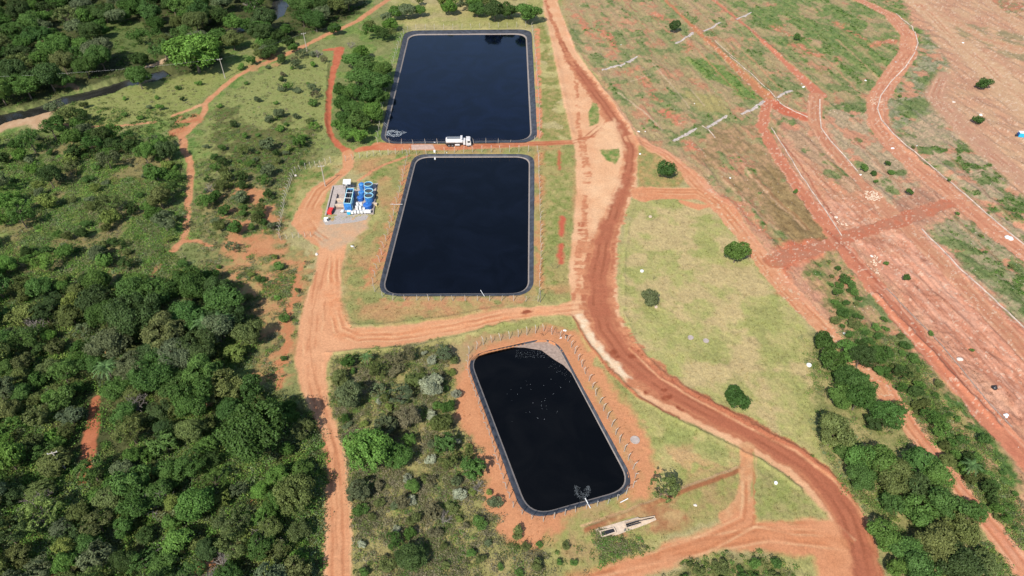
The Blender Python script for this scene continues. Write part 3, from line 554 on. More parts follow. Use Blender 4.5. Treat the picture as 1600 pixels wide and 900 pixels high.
m_rock = flat_mat('pale_rock', (.55, .48, .42), .9, scale=4, lo=.7, hi=1.15)
m_black = flat_mat('black_plastic', (.02, .02, .022), .4)
m_yellow = flat_mat('ochre_crate', (.55, .42, .2), .7)

def leaf_mat(name):
    m = bpy.data.materials.new(name); m.use_nodes = True; n = m.node_tree; n.nodes.clear()
    oi = N(n, 'ShaderNodeObjectInfo'); at_ = N(n, 'ShaderNodeAttribute', attribute_name='lv')
    geo = N(n, 'ShaderNodeTexCoord'); no = N(n, 'ShaderNodeTexNoise'); no.inputs['Scale'].default_value = .55; no.inputs['Detail'].default_value = 2
    n.links.new(geo.outputs['Object'], no.inputs['Vector'])
    mr = N(n, 'ShaderNodeMapRange'); mr.inputs[1].default_value = .3; mr.inputs[2].default_value = .7; mr.inputs[3].default_value = .82; mr.inputs[4].default_value = 1.2
    n.links.new(no.outputs[0], mr.inputs[0])
    mm = N(n, 'ShaderNodeMath', operation='MULTIPLY'); n.links.new(mr.outputs[0], mm.inputs[0])
    m2 = N(n, 'ShaderNodeMapRange'); m2.inputs[3].default_value = .6; m2.inputs[4].default_value = 1.45
    n.links.new(at_.outputs['Fac'], m2.inputs[0]); n.links.new(m2.outputs[0], mm.inputs[1])
    sc = N(n, 'ShaderNodeVectorMath', operation='SCALE'); n.links.new(oi.outputs['Color'], sc.inputs[0]); n.links.new(mm.outputs[0], sc.inputs['Scale'])
    d = N(n, 'ShaderNodeBsdfDiffuse'); tr = N(n, 'ShaderNodeBsdfTranslucent'); mx = N(n, 'ShaderNodeMixShader'); mx.inputs[0].default_value = .27
    n.links.new(sc.outputs[0], d.inputs[0]); n.links.new(sc.outputs[0], tr.inputs[0])
    n.links.new(d.outputs[0], mx.inputs[1]); n.links.new(tr.outputs[0], mx.inputs[2])
    gl = N(n, 'ShaderNodeBsdfGlossy'); gl.inputs['Roughness'].default_value = .5; gl.inputs[0].default_value = (.5, .5, .5, 1)
    m3 = N(n, 'ShaderNodeMixShader'); m3.inputs[0].default_value = .012
    n.links.new(mx.outputs[0], m3.inputs[1]); n.links.new(gl.outputs[0], m3.inputs[2])
    o = N(n, 'ShaderNodeOutputMaterial'); n.links.new(m3.outputs[0], o.inputs[0])
    return m
m_leaf = leaf_mat('foliage')
def attr_leaf_mat(name):      # for merged ground vegetation: colour stored per face corner
    m = bpy.data.materials.new(name); m.use_nodes = True; n = m.node_tree; n.nodes.clear()
    a = N(n, 'ShaderNodeAttribute', attribute_name='cover')
    d = N(n, 'ShaderNodeBsdfDiffuse'); tr = N(n, 'ShaderNodeBsdfTranslucent'); mx = N(n, 'ShaderNodeMixShader'); mx.inputs[0].default_value = .3
    o1, _ = noise_mul(n, a.outputs['Color'], .8, .8, 1.2)
    n.links.new(o1, d.inputs[0]); n.links.new(o1, tr.inputs[0]); n.links.new(d.outputs[0], mx.inputs[1]); n.links.new(tr.outputs[0], mx.inputs[2])
    o = N(n, 'ShaderNodeOutputMaterial'); n.links.new(mx.outputs[0], o.inputs[0]); return m
m_low = attr_leaf_mat('low_vegetation')

# ------------------------------------------------------------------ object helpers
def np_mesh(name, V, F, mat, smooth=False, nper=None):
    """V (n,3), F (m,k) all faces with k corners"""
    me = bpy.data.meshes.new(name); V = np.asarray(V, np.float32); F = np.asarray(F, np.int32)
    k = F.shape[1]
    me.vertices.add(len(V)); me.vertices.foreach_set('co', V.ravel())
    me.loops.add(F.size); me.loops.foreach_set('vertex_index', F.ravel())
    me.polygons.add(len(F)); me.polygons.foreach_set('loop_start', np.arange(0, F.size, k, dtype=np.int32))
    try: me.polygons.foreach_set('loop_total', np.full(len(F), k, np.int32))
    except Exception: pass
    me.polygons.foreach_set('use_smooth', np.full(len(F), smooth))
    me.update(calc_edges=True); me.materials.append(mat); return me
def link(name, me, parent=None, loc=None):
    o = bpy.data.objects.new(name, me); col.objects.link(o)
    if parent: o.parent = parent
    if loc is not None: o.location = loc
    return o
LABELS = {}
def tag(o, label=None, cat=None, group=None, kind=None):
    if label: o['label'] = label
    if cat: o['category'] = cat
    if group: o['group'] = group
    if kind: o['kind'] = kind
    return o
def thing(name, label, cat, loc=(0, 0, 0), rz=0, group=None):
    o = bpy.data.objects.new(name, None); col.objects.link(o); o.location = loc; o.rotation_euler = (0, 0, rz); o.empty_display_size = .5
    return tag(o, label, cat, group)

class MB:
    def __init__(s): s.v = []; s.f = []
    def add(s, vs_, fs):
        k = len(s.v); s.v += [tuple(p) for p in vs_]; s.f += [tuple(i + k for i in f) for f in fs]; return s
    def box(s, c, d, rz=0, rx=0, taper=1):
        x, y, z = d[0] / 2, d[1] / 2, d[2] / 2; vs_ = []
        for dz in (-1, 1):
            k = taper if dz > 0 else 1
            for dx, dy in ((-1, -1), (1, -1), (1, 1), (-1, 1)):
                p = Vector((dx * x * k, dy * y * k, dz * z))
                if rx: p = Vector((p.x, p.y * math.cos(rx) - p.z * math.sin(rx), p.y * math.sin(rx) + p.z * math.cos(rx)))
                q = Vector((p.x * math.cos(rz) - p.y * math.sin(rz), p.x * math.sin(rz) + p.y * math.cos(rz), p.z)) + Vector(c)
                vs_.append(q)
        return s.add(vs_, [(3, 2, 1, 0), (4, 5, 6, 7), (0, 1, 5, 4), (1, 2, 6, 5), (2, 3, 7, 6), (3, 0, 4, 7)])
    def prism(s, pts, z0, z1):
        n = len(pts)
        a = sum(pts[i][0] * pts[(i + 1) % n][1] - pts[(i + 1) % n][0] * pts[i][1] for i in range(n))
        if a < 0: pts = list(pts)[::-1]
        vs_ = [(p[0], p[1], z0) for p in pts] + [(p[0], p[1], z1) for p in pts]
        return s.add(vs_, [tuple(range(n))[::-1], tuple(range(n, 2 * n))] + [(i, (i + 1) % n, (i + 1) % n + n, i + n) for i in range(n)])
    def tube(s, a, b, r0, r1=None, n=8, cap=True):
        r1 = r0 if r1 is None else r1; a = Vector(a); b = Vector(b); d = (b - a).normalized()
        u = d.cross(Vector((0, 0, 1)) if abs(d.z) < .9 else Vector((1, 0, 0))).normalized(); w_ = d.cross(u)
        vs_ = [a + (u * math.cos(2 * math.pi * i / n) + w_ * math.sin(2 * math.pi * i / n)) * r0 for i in range(n)]
        vs_ += [b + (u * math.cos(2 * math.pi * i / n) + w_ * math.sin(2 * math.pi * i / n)) * r1 for i in range(n)]
        fs = [(i, i + n, (i + 1) % n + n, (i + 1) % n) for i in range(n)]
        if cap: fs += [tuple(range(n)), tuple(range(n, 2 * n))[::-1]]
        return s.add(vs_, fs)
    def lathe(s, c, prof, n=20, caps=True):
        vs_ = []; fs = []
        for r, z in prof: vs_ += [(c[0] + r * math.cos(2 * math.pi * i / n), c[1] + r * math.sin(2 * math.pi * i / n), c[2] + z) for i in range(n)]
        for k in range(len(prof) - 1):
            for i in range(n):
                a = k * n + i; b = k * n + (i + 1) % n; fs.append((a, b, b + n, a + n))
        if caps and prof[0][0] > 1e-4: fs.append(tuple(range(n))[::-1])
        m = (len(prof) - 1) * n
        if caps: fs.append(tuple(range(m, m + n)))
        return s.add(vs_, fs)
    def build(s, name, mat, parent=None, smooth=False, bevel=0):
        me = bpy.data.meshes.new(name); me.from_pydata(s.v, [], s.f); me.update(); me.materials.append(mat)
        if smooth: me.polygons.foreach_set('use_smooth', [True] * len(me.polygons))
        o = link(name, me, parent)
        if bevel:
            md = o.modifiers.new('bevel', 'BEVEL'); md.width = bevel; md.segments = 2
        return o
def strip_mesh(pts3, wd, h, sunk=.25):   # a low wall / kerb along 3-D points
    V = []; F = []
    n = len(pts3)
    for i in range(n):
        a = np.array(pts3[max(i - 1, 0)][:2]); b = np.array(pts3[min(i + 1, n - 1)][:2]); d = (b - a) / (np.linalg.norm(b - a) + 1e-9)
        nx, ny = -d[1] * wd / 2, d[0] * wd / 2; x, y, z = pts3[i]
        V += [(x + nx, y + ny, z - sunk), (x + nx, y + ny, z + h), (x - nx, y - ny, z + h), (x - nx, y - ny, z - sunk)]
        if i:
            k = 4 * i; F += [(k - 4 + j, k - 4 + (j + 1) % 4, k + (j + 1) % 4, k + j) for j in range(4)]
    k = 4 * (n - 1); F += [(3, 2, 1, 0), (k, k + 1, k + 2, k + 3)]
    m = MB(); m.add(V, F); return m
def resample(pts, step):
    out = []
    for i in range(len(pts) - 1):
        a = np.array(pts[i], float); b = np.array(pts[i + 1], float); n = max(1, int(round(np.linalg.norm(b - a) / step)))
        for k in range(n): out.append(a + (b - a) * k / n)
    out.append(np.array(pts[-1], float)); return out

# ------------------------------------------------------------------ ground sheet, cut into ground and roads
F0 = (np.arange(NR - 1)[:, None] * NC + np.arange(NC - 1)[None]).ravel()
QF = np.stack([F0, F0 + 1, F0 + NC + 1, F0 + NC], 1)
VV = np.stack([X, Y, HT], 1)
cf = np.stack([CLS[QF[:, i]] for i in range(4)], 1).max(1)
# a smooth normal per grid point keeps the sheet seamless where the pieces meet
gy = np.gradient(HG, axis=0) / np.gradient(ys)[:, None]; gx = np.gradient(HG, axis=1) / np.maximum(np.gradient(X.reshape(NR, NC), axis=1), 1e-3)
NRM = np.stack([-gx.ravel(), -gy.ravel(), np.ones(NV)], 1); NRM /= np.linalg.norm(NRM, axis=1)[:, None]
RC = {0: 'ground', 1: 'main_road', 2: 'service_road', 3: 'pond_road', 4: 'footpath', 5: 'terrace_road', 6: 'field_track'}
for k, nm in RC.items():
    fs = QF[cf == k]
    if not len(fs): continue
    used, inv = np.unique(fs, return_inverse=True); inv = inv.reshape(fs.shape)
    me = np_mesh(nm, VV[used], inv, m_ground, True)
    ca_ = me.color_attributes.new('cover', 'FLOAT_COLOR', 'POINT')
    ca_.data.foreach_set('color', np.concatenate([COV[used], np.ones((len(used), 1))], 1).astype(np.float32).ravel())
    va = me.attributes.new('veg', 'FLOAT', 'POINT'); va.data.foreach_set('value', VEG[used].astype(np.float32))
    me.normals_split_custom_set_from_vertices(NRM[used].tolist() if len(used) < 0 else [tuple(q) for q in NRM[used]])
    tag(link(nm, me), kind='structure')

def sheet(name, pts, z, mat, parent=None):
    m = MB(); m.add([(p[0], p[1], z) for p in pts], [tuple(range(len(pts)))])
    o = m.build(name, mat, parent)
    return o
def ccw(pts):
    a = sum(pts[i][0] * pts[(i + 1) % len(pts)][1] - pts[(i + 1) % len(pts)][0] * pts[i][1] for i in range(len(pts)))
    return pts if a > 0 else pts[::-1]
PN = ['upper, bluest pond', 'middle pond beside the treatment plant', 'lower slanted pond']
for pi, (a, b) in enumerate(PONDS):
    n = len(a)
    c = b + 0
    cen = b.mean(0)
    sheet('water', ccw([tuple(q) for q in b]), WZ, m_waters[pi])['kind'] = 'structure'
    root = thing('pond_liner', 'dark slate plastic liner on the banks of the ' + PN[pi], 'pond liner', (0, 0, 0))
    V = []; F = []
    prof = []
    for i in range(n):
        o_ = a[i] - b[i]; o_ = o_ / (np.linalg.norm(o_) + 1e-9)
        j = .32 * fbm(np.array([a[i][0]]), np.array([a[i][1]]), 1.6, 400, 3)[0] + .1
        oo = a[i] + o_ * (j - .02)
        q = fbm(np.array([a[i][0]]), np.array([a[i][1]]), 2.5, 410, 3)[0] - .5
        s1 = b[i] + (a[i] - b[i]) * .16; s2 = b[i] - o_ * 1.5
        prof.append([(oo[0], oo[1], .03), (a[i][0], a[i][1], .07 + .06 * q), (a[i][0] * .5 + s1[0] * .5, a[i][1] * .5 + s1[1] * .5, -.28 + .08 * q), (s1[0], s1[1], WZ + .16), (s2[0], s2[1], WZ - .9)])
    for i in range(n): V += prof[i]
    fl = []; fsx = []
    for i in range(n):
        k = 5 * i; k2 = 5 * ((i + 1) % n)
        for r_ in range(4): fl.append((k + r_, k2 + r_, k2 + r_ + 1, k + r_ + 1))
    mb = MB(); mb.add(V, fl); mb.build('liner_sheet', m_liner, root, smooth=True)
    V = []; fl = []
    for i in range(n):
        p3 = np.array(prof[i][3]); p2 = np.array(prof[i][2]); p4 = np.array(prof[i][4])
        wv = .12 + .5 * fbm(np.array([a[i][0]]), np.array([a[i][1]]), 4, 420, 2)[0]
        up = p3 + (p2 - p3) * wv * .45; dn = p3 + (p4 - p3) * .28
        off = np.array([0, 0, .012]); V += [tuple(up + off), tuple(p3 + off), tuple(dn + off)]
    for i in range(n):
        k = 3 * i; k2 = 3 * ((i + 1) % n); fl += [(k, k2, k2 + 1, k + 1), (k + 1, k2 + 1, k2 + 2, k + 2)]
    mb = MB(); mb.add(V, fl); mb.build('scum_band', m_scum, root, smooth=True)
# silt bank exposed in the far corner of the lower pond
sp = [(785, 541.5), (800, 538), (830, 533), (858, 531), (874, 538), (886, 553), (896, 573), (906, 592), (898, 588), (888, 578), (880, 570), (868, 563), (858, 556), (846, 547), (820, 543)]
sp3 = [P(p[0], p[1], WZ + .05) for p in sp]
mb = MB(); mb.prism(sp3, WZ - .2, WZ + .06); tag(mb.build('silt_bank', m_mud), 'pale dried silt bank in the far right corner of the lower slanted pond', 'silt bank')
# stream water
for pts in STREAM:
    wp = [np.array(P(*p)) for p in pts]; L_ = []; R_ = []
    for i in range(len(wp)):
        d = wp[min(i + 1, len(wp) - 1)] - wp[max(i - 1, 0)]; d = d / np.linalg.norm(d); nn = np.array([-d[1], d[0]]) * 7
        L_.append(tuple(wp[i] + nn)); R_.append(tuple(wp[i] - nn))
    V = [(p[0], p[1], -1.3) for p in L_ + R_]; n = len(wp)
    mb = MB(); mb.add(V, [(n + i, n + i + 1, i + 1, i) for i in range(n - 1)]); mb.build('stream', m_stream)['kind'] = 'structure'
# foam
def foam(name, label, pts, mat):
    V = []; F = []
    for (px, py, s) in pts:
        x, y = P(px, py, WZ); n = 5; k = len(V); a0 = random.random() * 6
        for i in range(n):
            r_ = s * random.uniform(.5, 1.1); V.append((x + r_ * math.cos(a0 + i * 6.283 / n), y + r_ * math.sin(a0 + i * 6.283 / n), WZ + .012 + .02 * random.random()))
        F.append(tuple(range(k, k + n)))
    mb = MB(); mb.add(V, F); o = mb.build(name, mat); tag(o, label, 'foam', kind='stuff')
pts = []
for i in range(330):
    a_ = random.uniform(0, 6.283); r_ = math.sqrt(random.random()); e = random.choice([.55, .8, 1, 1])
    pts.append((615 + 13.5 * r_ ** .4 * e * math.cos(a_), 208.5 + 5.6 * r_ ** .4 * e * math.sin(a_), random.uniform(.08, .2)))
for i in range(50):
    t_ = random.random(); pts.append((628 + 7 * t_, 207 + random.uniform(-3, 3) * (1 - t_), random.uniform(.06, .14)))
foam('pond_foam', 'patch of white foam in the near left corner of the upper pond', pts, m_foam)
pts = []
for i in range(420):
    a_ = random.uniform(R(-35), R(215)); k_ = random.gauss(1, .13) if random.random() < .75 else random.uniform(.3, 1)
    pts.append((910 + 10.5 * k_ * math.cos(a_), 764 + 14 * k_ * math.sin(a_) * (1 if math.sin(a_) > 0 else .6), random.uniform(.03, .09)))
foam('outfall_foam', 'ring of pale foam stirred up under the white outfall pipe in the lower pond', pts, m_foamd)
pts = [(random.uniform(780, 880), random.uniform(590, 660), random.uniform(.03, .07)) for _ in range(22)] + [(848 + random.gauss(0, 12), 640 + random.gauss(0, 10), .05) for _ in range(12)]
pts += [(random.uniform(805, 860), 547 + random.uniform(0, 12), random.uniform(.02, .05)) for _ in range(160)] + [(860 + i * 1.1 + random.gauss(0, 3), 566 + i * .9 + random.gauss(0, 4), .04) for i in range(30)]
foam('floating_flecks', 'tiny pale flecks floating over the dark lower pond', pts, m_foam)

# ------------------------------------------------------------------ leaf clouds
def leaf_quads(pos, nrm, size, rs):
    n = len(pos)
    t = rs.normal(size=(n, 3)); t -= (t * nrm).sum(1)[:, None] * nrm; t /= np.linalg.norm(t, axis=1)[:, None] + 1e-9
    b_ = np.cross(nrm, t); s = size * rs.uniform(.6, 1.35, n)[:, None]
    asp = rs.uniform(.45, .8, n)[:, None]
    c = [pos - t * s, pos - b_ * s * asp + nrm * s * .15, pos + t * s, pos + b_ * s * asp + nrm * s * .15]
    V = np.stack(c, 1).reshape(-1, 3); F = np.arange(4 * n).reshape(n, 4)
    return V, F
def crown(name, seed, Rr, H, z0, nl, leaf, nlobe=14, spread=.62, flatten=.8, gap=.12, lob=(.26, .46), lean=0):
    rs = np.random.default_rng(seed)
    lobes = []
    for i in range(nlobe):
        a_ = rs.uniform(0, 6.283); rr = Rr * spread * math.sqrt(rs.random()); zz = rs.uniform(-.5, .75) * (1 - (rr / Rr) ** 2)
        lobes.append((rr * math.cos(a_), rr * math.sin(a_), z0 + (H - z0) * (.5 + .42 * zz), Rr * rs.uniform(*lob)))
    L_ = np.array(lobes); wts = L_[:, 3] ** 2; wts /= wts.sum()
    k = rs.choice(len(L_), nl * 2, p=wts); d = rs.normal(size=(nl * 2, 3)); d /= np.linalg.norm(d, axis=1)[:, None]
    rad = L_[k, 3] * np.where(rs.random(nl * 2) < .8, rs.uniform(.78, 1.1, nl * 2), rs.uniform(.4, 1.7, nl * 2) ** .7)
    pos = L_[k, :3] + d * rad[:, None] * np.array([1, 1, flatten])
    keep = np.ones(len(pos), bool)
    for j, l in enumerate(L_):
        q = (pos - l[:3]) / np.array([1, 1, flatten]); keep &= ~((np.linalg.norm(q, axis=1) < l[3] * .72) & (k != j))
    g = fbm(pos[:, 0] + pos[:, 2] * .7, pos[:, 1] - pos[:, 2] * .5, Rr * .22, seed, 2)
    keep &= g > gap + .22
    keep &= pos[:, 2] > z0 * .6
    pos = pos[keep][:nl]; d = d[keep][:nl]
    nr = d + rs.normal(size=pos.shape) * .55 + np.array([0, 0, .25]); nr /= np.linalg.norm(nr, axis=1)[:, None]
    V, F = leaf_quads(pos, nr, leaf, rs)
    lv = np.repeat(rs.random(len(pos)) * .7 + .3 * g[keep][:nl], 1)
    me = np_mesh(name, V, F, m_leaf)
    at_ = me.attributes.new('lv', 'FLOAT', 'FACE'); at_.data.foreach_set('value', lv.astype(np.float32))
    return me, lobes, V, F, lv
def trunk(name, H, lobes, r0, seed, mat=None):
    rs = random.Random(seed); m = MB()
    p = Vector((0, 0, -.3)); top = Vector((rs.uniform(-.2, .2) * H * .2, rs.uniform(-.2, .2) * H * .2, H * .45))
    mid = (p + top) / 2 + Vector((rs.uniform(-.1, .1), rs.uniform(-.1, .1), 0)) * H * .1
    m.tube(p, mid, r0, r0 * .8, 7, False); m.tube(mid, top, r0 * .8, r0 * .6, 7)
    for l in lobes[:7]:
        q = Vector(l[:3]); s = mid.lerp(top, rs.uniform(.3, 1)); e = s.lerp(q, .5) + Vector((0, 0, -.05 * H))
        m.tube(s, e, r0 * .42, r0 * .28, 5, False); m.tube(e, q, r0 * .28, r0 * .08, 5)
    me = bpy.data.meshes.new(name); me.from_pydata(m.v, [], m.f); me.update(); me.materials.append(mat or m_bark); return me
PROTO = {}
def make_proto(kind, seeds, **k):
    PROTO[kind] = []
    for s in seeds:
        me, lobes, V, F, lv = crown('crown_mesh', s, **k)
        tk = trunk('trunk_mesh', k['H'], lobes, k['Rr'] * .055, s)
        PROTO[kind].append((me, tk, k['Rr'], k['H'], V, F, lv))
make_proto('big', (11, 12, 13, 14), Rr=6.0, H=10.5, z0=2.2, nl=15000, leaf=.21, nlobe=38, lob=(.16, .36), spread=.7, gap=.14)
make_proto('med', (21, 22, 23, 24, 25), Rr=4.0, H=7.0, z0=1.0, nl=9000, leaf=.17, nlobe=24, lob=(.18, .38), spread=.68, gap=.14)
make_proto('airy', (31, 32, 33), Rr=3.6, H=6.2, z0=1.2, nl=5500, leaf=.135, nlobe=26, gap=.24, lob=(.16, .32), spread=.75)
make_proto('small', (41, 42, 43, 44), Rr=2.3, H=3.8, z0=.5, nl=5200, leaf=.12, nlobe=26, lob=(.16, .36), spread=.62, gap=.2)
make_proto('shrub', (51, 52, 53, 54), Rr=1.35, H=1.9, z0=.1, nl=1700, leaf=.1, nlobe=14, flatten=.75, lob=(.2, .42), spread=.65)
make_proto('feather', (61,), Rr=7.5, H=12, z0=1.5, nl=9000, leaf=.34, nlobe=26, lob=(.2, .32), gap=.16)
# dead, leafless shrub: branches only
def dead_mesh(name, seed, Rr, H, mat, nb=26):
    rs = random.Random(seed); m = MB()
    def br(p, d, L, r_, dep):
        e = p + d * L; m.tube(p, e, r_, r_ * .6, 4, False)
        if dep: 
            for _ in range(3): br(e, (d + Vector((rs.gauss(0, .55), rs.gauss(0, .55), rs.gauss(.1, .3)))).normalized(), L * .72, r_ * .6, dep - 1)
    for _ in range(nb // 6):
        br(Vector((0, 0, -.1)), Vector((rs.gauss(0, .5), rs.gauss(0, .5), 1)).normalized(), H * .36, .05 * Rr, 3)
    me = bpy.data.meshes.new(name); me.from_pydata(m.v, [], m.f); me.update(); me.materials.append(mat); return me
DEADM = [dead_mesh('branches', s, 1.5, 3.0, m_dead, 42) for s in (1, 2)]
BURNT = [dead_mesh('branches', s, .9, 3.0, m_burnt, 12) for s in (5, 6, 7)]
# palm
def palm_meshes():
    m = MB(); m.tube((0, 0, -.2), (.1, 0, 3.0), .22, .16, 8); m.tube((.1, 0, 3), (.15, .05, 6), .16, .13, 8)
    tk = bpy.data.meshes.new('palm_trunk'); tk.from_pydata(m.v, [], m.f); tk.update(); tk.materials.append(m_bark)
    V = []; F = []; rs = random.Random(3)
    for i in range(17):
        a_ = i * 2.4 + rs.uniform(-.2, .2); el = rs.uniform(.1, 1.1); L = rs.uniform(2.8, 3.6); n = 12; prev = None
        for k in range(n):
            t_ = k / (n - 1); r_ = L * t_ * math.cos(el * (1 - t_ * .6)); z_ = 6 + L * (math.sin(el) * t_ - .75 * t_ * t_)
            c = Vector((.15 + r_ * math.cos(a_), .05 + r_ * math.sin(a_), z_)); side = Vector((-math.sin(a_), math.cos(a_), 0))
            if k > 0 and prev is not None:
                wl = .75 * math.sin(min(1, t_ * 1.2 + .15) * 2.9) + .15
                for sg in (-1, 1):
                    tip = c + side * sg * wl + Vector((math.cos(a_), math.sin(a_), 0)) * .25 + Vector((0, 0, -.28))
                    b = len(V); V += [tuple(prev), tuple(c), tuple(tip), tuple(prev.lerp(tip, .6))]; F.append((b, b + 1, b + 2, b + 3))
            prev = c
    me = np_mesh('palm_fronds', np.array(V), np.array(F), m_leaf)
    at_ = me.attributes.new('lv', 'FLOAT', 'FACE'); at_.data.foreach_set('value', np.random.default_rng(2).random(len(F)).astype(np.float32))
    return me, tk
PALM = palm_meshes()

TINT = {'dark green': (.052, .086, .026), 'deep green': (.060, .116, .028), 'olive green': (.108, .132, .042), 'mid green': (.082, .150, .034),
        'bright green': (.105, .195, .038), 'grey-green': (.112, .142, .068), 'yellow-green': (.150, .192, .048), 'silvery': (.28, .30, .20), 'brownish': (.145, .135, .072)}
TREES = []      # (x, y, scale, kind, proto index, tint, px size)
SHR = []
def can(x, y, r, lst, k):
    for q in lst:
        if (q[0] - x) ** 2 + (q[1] - y) ** 2 < ((k + (.22 if q[7] else 0)) * (r + q[6])) ** 2: return False
    return True
BASE = {'big': 6.0, 'med': 4.0, 'airy': 3.6, 'small': 2.3, 'shrub': 1.35, 'feather': 7.5}
HB = {'big': 10.5, 'med': 7.0, 'airy': 6.2, 'small': 3.8, 'shrub': 1.9, 'feather': 12}
def put(px, py, rpx, kind, tint, label=None):
    """crown centre and radius as seen -> a tree standing on the ground"""
    s = 1.0
    for _ in range(4):
        zc = HB[kind] * s * .55; x, y = P(px, py, zc); s = rpx / (FPX / (CP * y + SP * (CAM_H - zc))) / BASE[kind]
    lst = SHR if kind == 'shrub' else TREES
    lst.append((x, y, s, kind, random.randrange(len(PROTO[kind])), tint, BASE[kind] * s, label))
# --- trees one can point to
G = 'dark green'
for a in [(1151, 394, 23, 'small', 'mid green', 'round mid green tree alone on the right edge of the dry field'),
          (1043, 261, 20, 'small', 'deep green', 'bushy deep green tree on the grass triangle right of the main road'),
          (1015, 464, 17, 'small', 'grey-green', 'small grey-green tree near the left side of the dry field beside a pale stone'),
          (1152, 624, 23, 'small', 'deep green', 'round deep green bushy tree low in the dry field above the main road'),
          (1035, 762, 27, 'airy', 'olive green', 'open-crowned olive tree between the lower pond and the concrete inlet trough'),
          (1054, 42, 11, 'small', 'dark green', 'small dark green tree alone high on the grassy terraces'),
          (439, 92, 9, 'small', 'dark green', 'small dark lone tree beside the far footpath near the second utility pole'),
          (300, 76, 44, 'feather', 'bright green', 'huge bright feathery green tree on the stream bank'),
          (215, 119, 22, 'med', 'mid green', 'round mid green tree leaning over the stream below the huge feathery tree'),
          (392, 676, 62, 'big', 'deep green', 'largest deep green tree throwing its shadow across the service road'),
          (640, 868, 28, 'med', 'dark green', 'dark green tree alone at the bottom edge in the scrub right of the service road'),
          (1377, 551, 21, 'med', 'deep green', 'round deep green tree in the scrub right of the right-hand thicket'),
          (1303, 676, 34, 'med', 'olive green', 'olive domed tree at the left end of the lower right thicket'),
          (1540, 128, 14, 'shrub', 'deep green', 'low deep green bush ringing a grey block on the bare top right ground'),
          (575, 705, 42, 'med', 'bright green', 'broad bright green tree hugging the right side of the service road'),
          (618, 712, 26, 'med', 'mid green', 'mid green tree joined to the broad bright green one right of the service road'),
          (740, 735, 24, 'small', 'mid green', 'mid green tree at the left edge of the bare strip round the lower pond'),
          (697, 695, 22, 'small', 'deep green', 'deep green tree in the scrub left of the lower pond'),
          (560, 768, 22, 'med', 'grey-green', 'grey-green tree right of the service road below the bright green pair'),
          (644, 760, 13, 'small', 'mid green', 'small mid green tree in dry grass left of the lower pond'),
          (672, 603, 24, 'small', 'silvery', 'silvery pale flowering shrub-like tree in the scrub block below the junction'),
          (712, 615, 10, 'small', 'silvery', 'small silvery pale bush-tree at the bare edge left of the lower pond'),
          (649, 590, 20, 'small', 'olive green', 'olive tree just left of the silvery one below the junction'),
          (690, 660, 20, 'small', 'olive green', 'olive tree below the silvery one in the scrub block'),
          (545, 620, 26, 'med', 'grey-green', 'grey-green tree right of the service road just below the junction'),
          (532, 590, 20, 'small', 'olive green', 'olive tree at the top left corner of the scrub block below the junction'),
          (600, 660, 22, 'small', 'grey-green', 'grey-green tree in the middle of the scrub block below the junction'),
          (640, 655, 20, 'small', 'brownish', 'brownish dry-leaved tree in the middle of the scrub block'),
          (434, 745, 20, 'med', 'bright green', 'bright green tree left of the service road below the largest tree'),
          (448, 704, 14, 'small', 'mid green', 'small mid green tree standing in the shadow of the largest tree'),
          (405, 765, 16, 'med', 'bright green', 'second bright green tree left of the service road, further from the road'),
          (365, 552, 20, 'med', 'yellow-green', 'yellow-green tree on the right flank of the left wood above the largest tree'),
          (825, 14, 24, 'med', 'mid green', 'rounded mid green tree beside the main road at the top, behind the upper pond'),
          (773, 15, 20, 'med', 'dark green', 'dark green tree next left of the rounded one behind the upper pond'),
          (795, 12, 18, 'med', 'deep green', 'deep green tree squeezed behind the upper pond between two rounder ones'),
          (745, 12, 16, 'med', 'deep green', 'deep green tree behind the middle of the upper pond fence'),
          (1290, 535, 20, 'small', 'deep green', 'deep green tree with a white block at its left foot, left tip of the thicket'),
          ]:
    put(*a)
# right thicket
for a in [(1300, 560, 26), (1325, 545, 24), (1345, 560, 22), (1330, 590, 30), (1318, 620, 24), (1350, 600, 24), (1340, 625, 26), (1385, 650, 28), (1368, 660, 20), (1405, 640, 16),
          (1345, 715, 30), (1375, 720, 34), (1345, 745, 26), (1400, 745, 36), (1440, 720, 30), (1425, 765, 28), (1460, 745, 26), (1475, 790, 34), (1440, 800, 32), (1500, 830, 36), (1465, 850, 36),
          (1420, 860, 30), (1440, 890, 34), (1500, 885, 38), (1540, 880, 26), (1380, 835, 28), (1400, 890, 20), (1520, 800, 22), (1325, 700, 22), (1480, 720, 14), (1395, 790, 20)]:
    put(*a, random.choice(['med', 'med', 'small']), random.choice(['deep green', 'mid green', 'deep green', 'mid green', 'olive green', 'dark green']))
# strip left of the upper pond
for a in [(552, 92, 15), (575, 100, 17), (598, 108, 14), (560, 120, 17), (585, 125, 18), (602, 128, 11), (550, 142, 15), (572, 148, 18), (590, 150, 14), (535, 160, 13), (556, 168, 17), (578, 172, 16),
          (540, 185, 15), (560, 192, 17), (545, 207, 13), (560, 212, 12), (528, 195, 9), (588, 182, 9), (564, 82, 11), (532, 140, 10)]:
    put(a[0], a[1], a[2] * 1.28, 'med', random.choice(['mid green', 'mid green', 'deep green', 'mid green', 'bright green']))
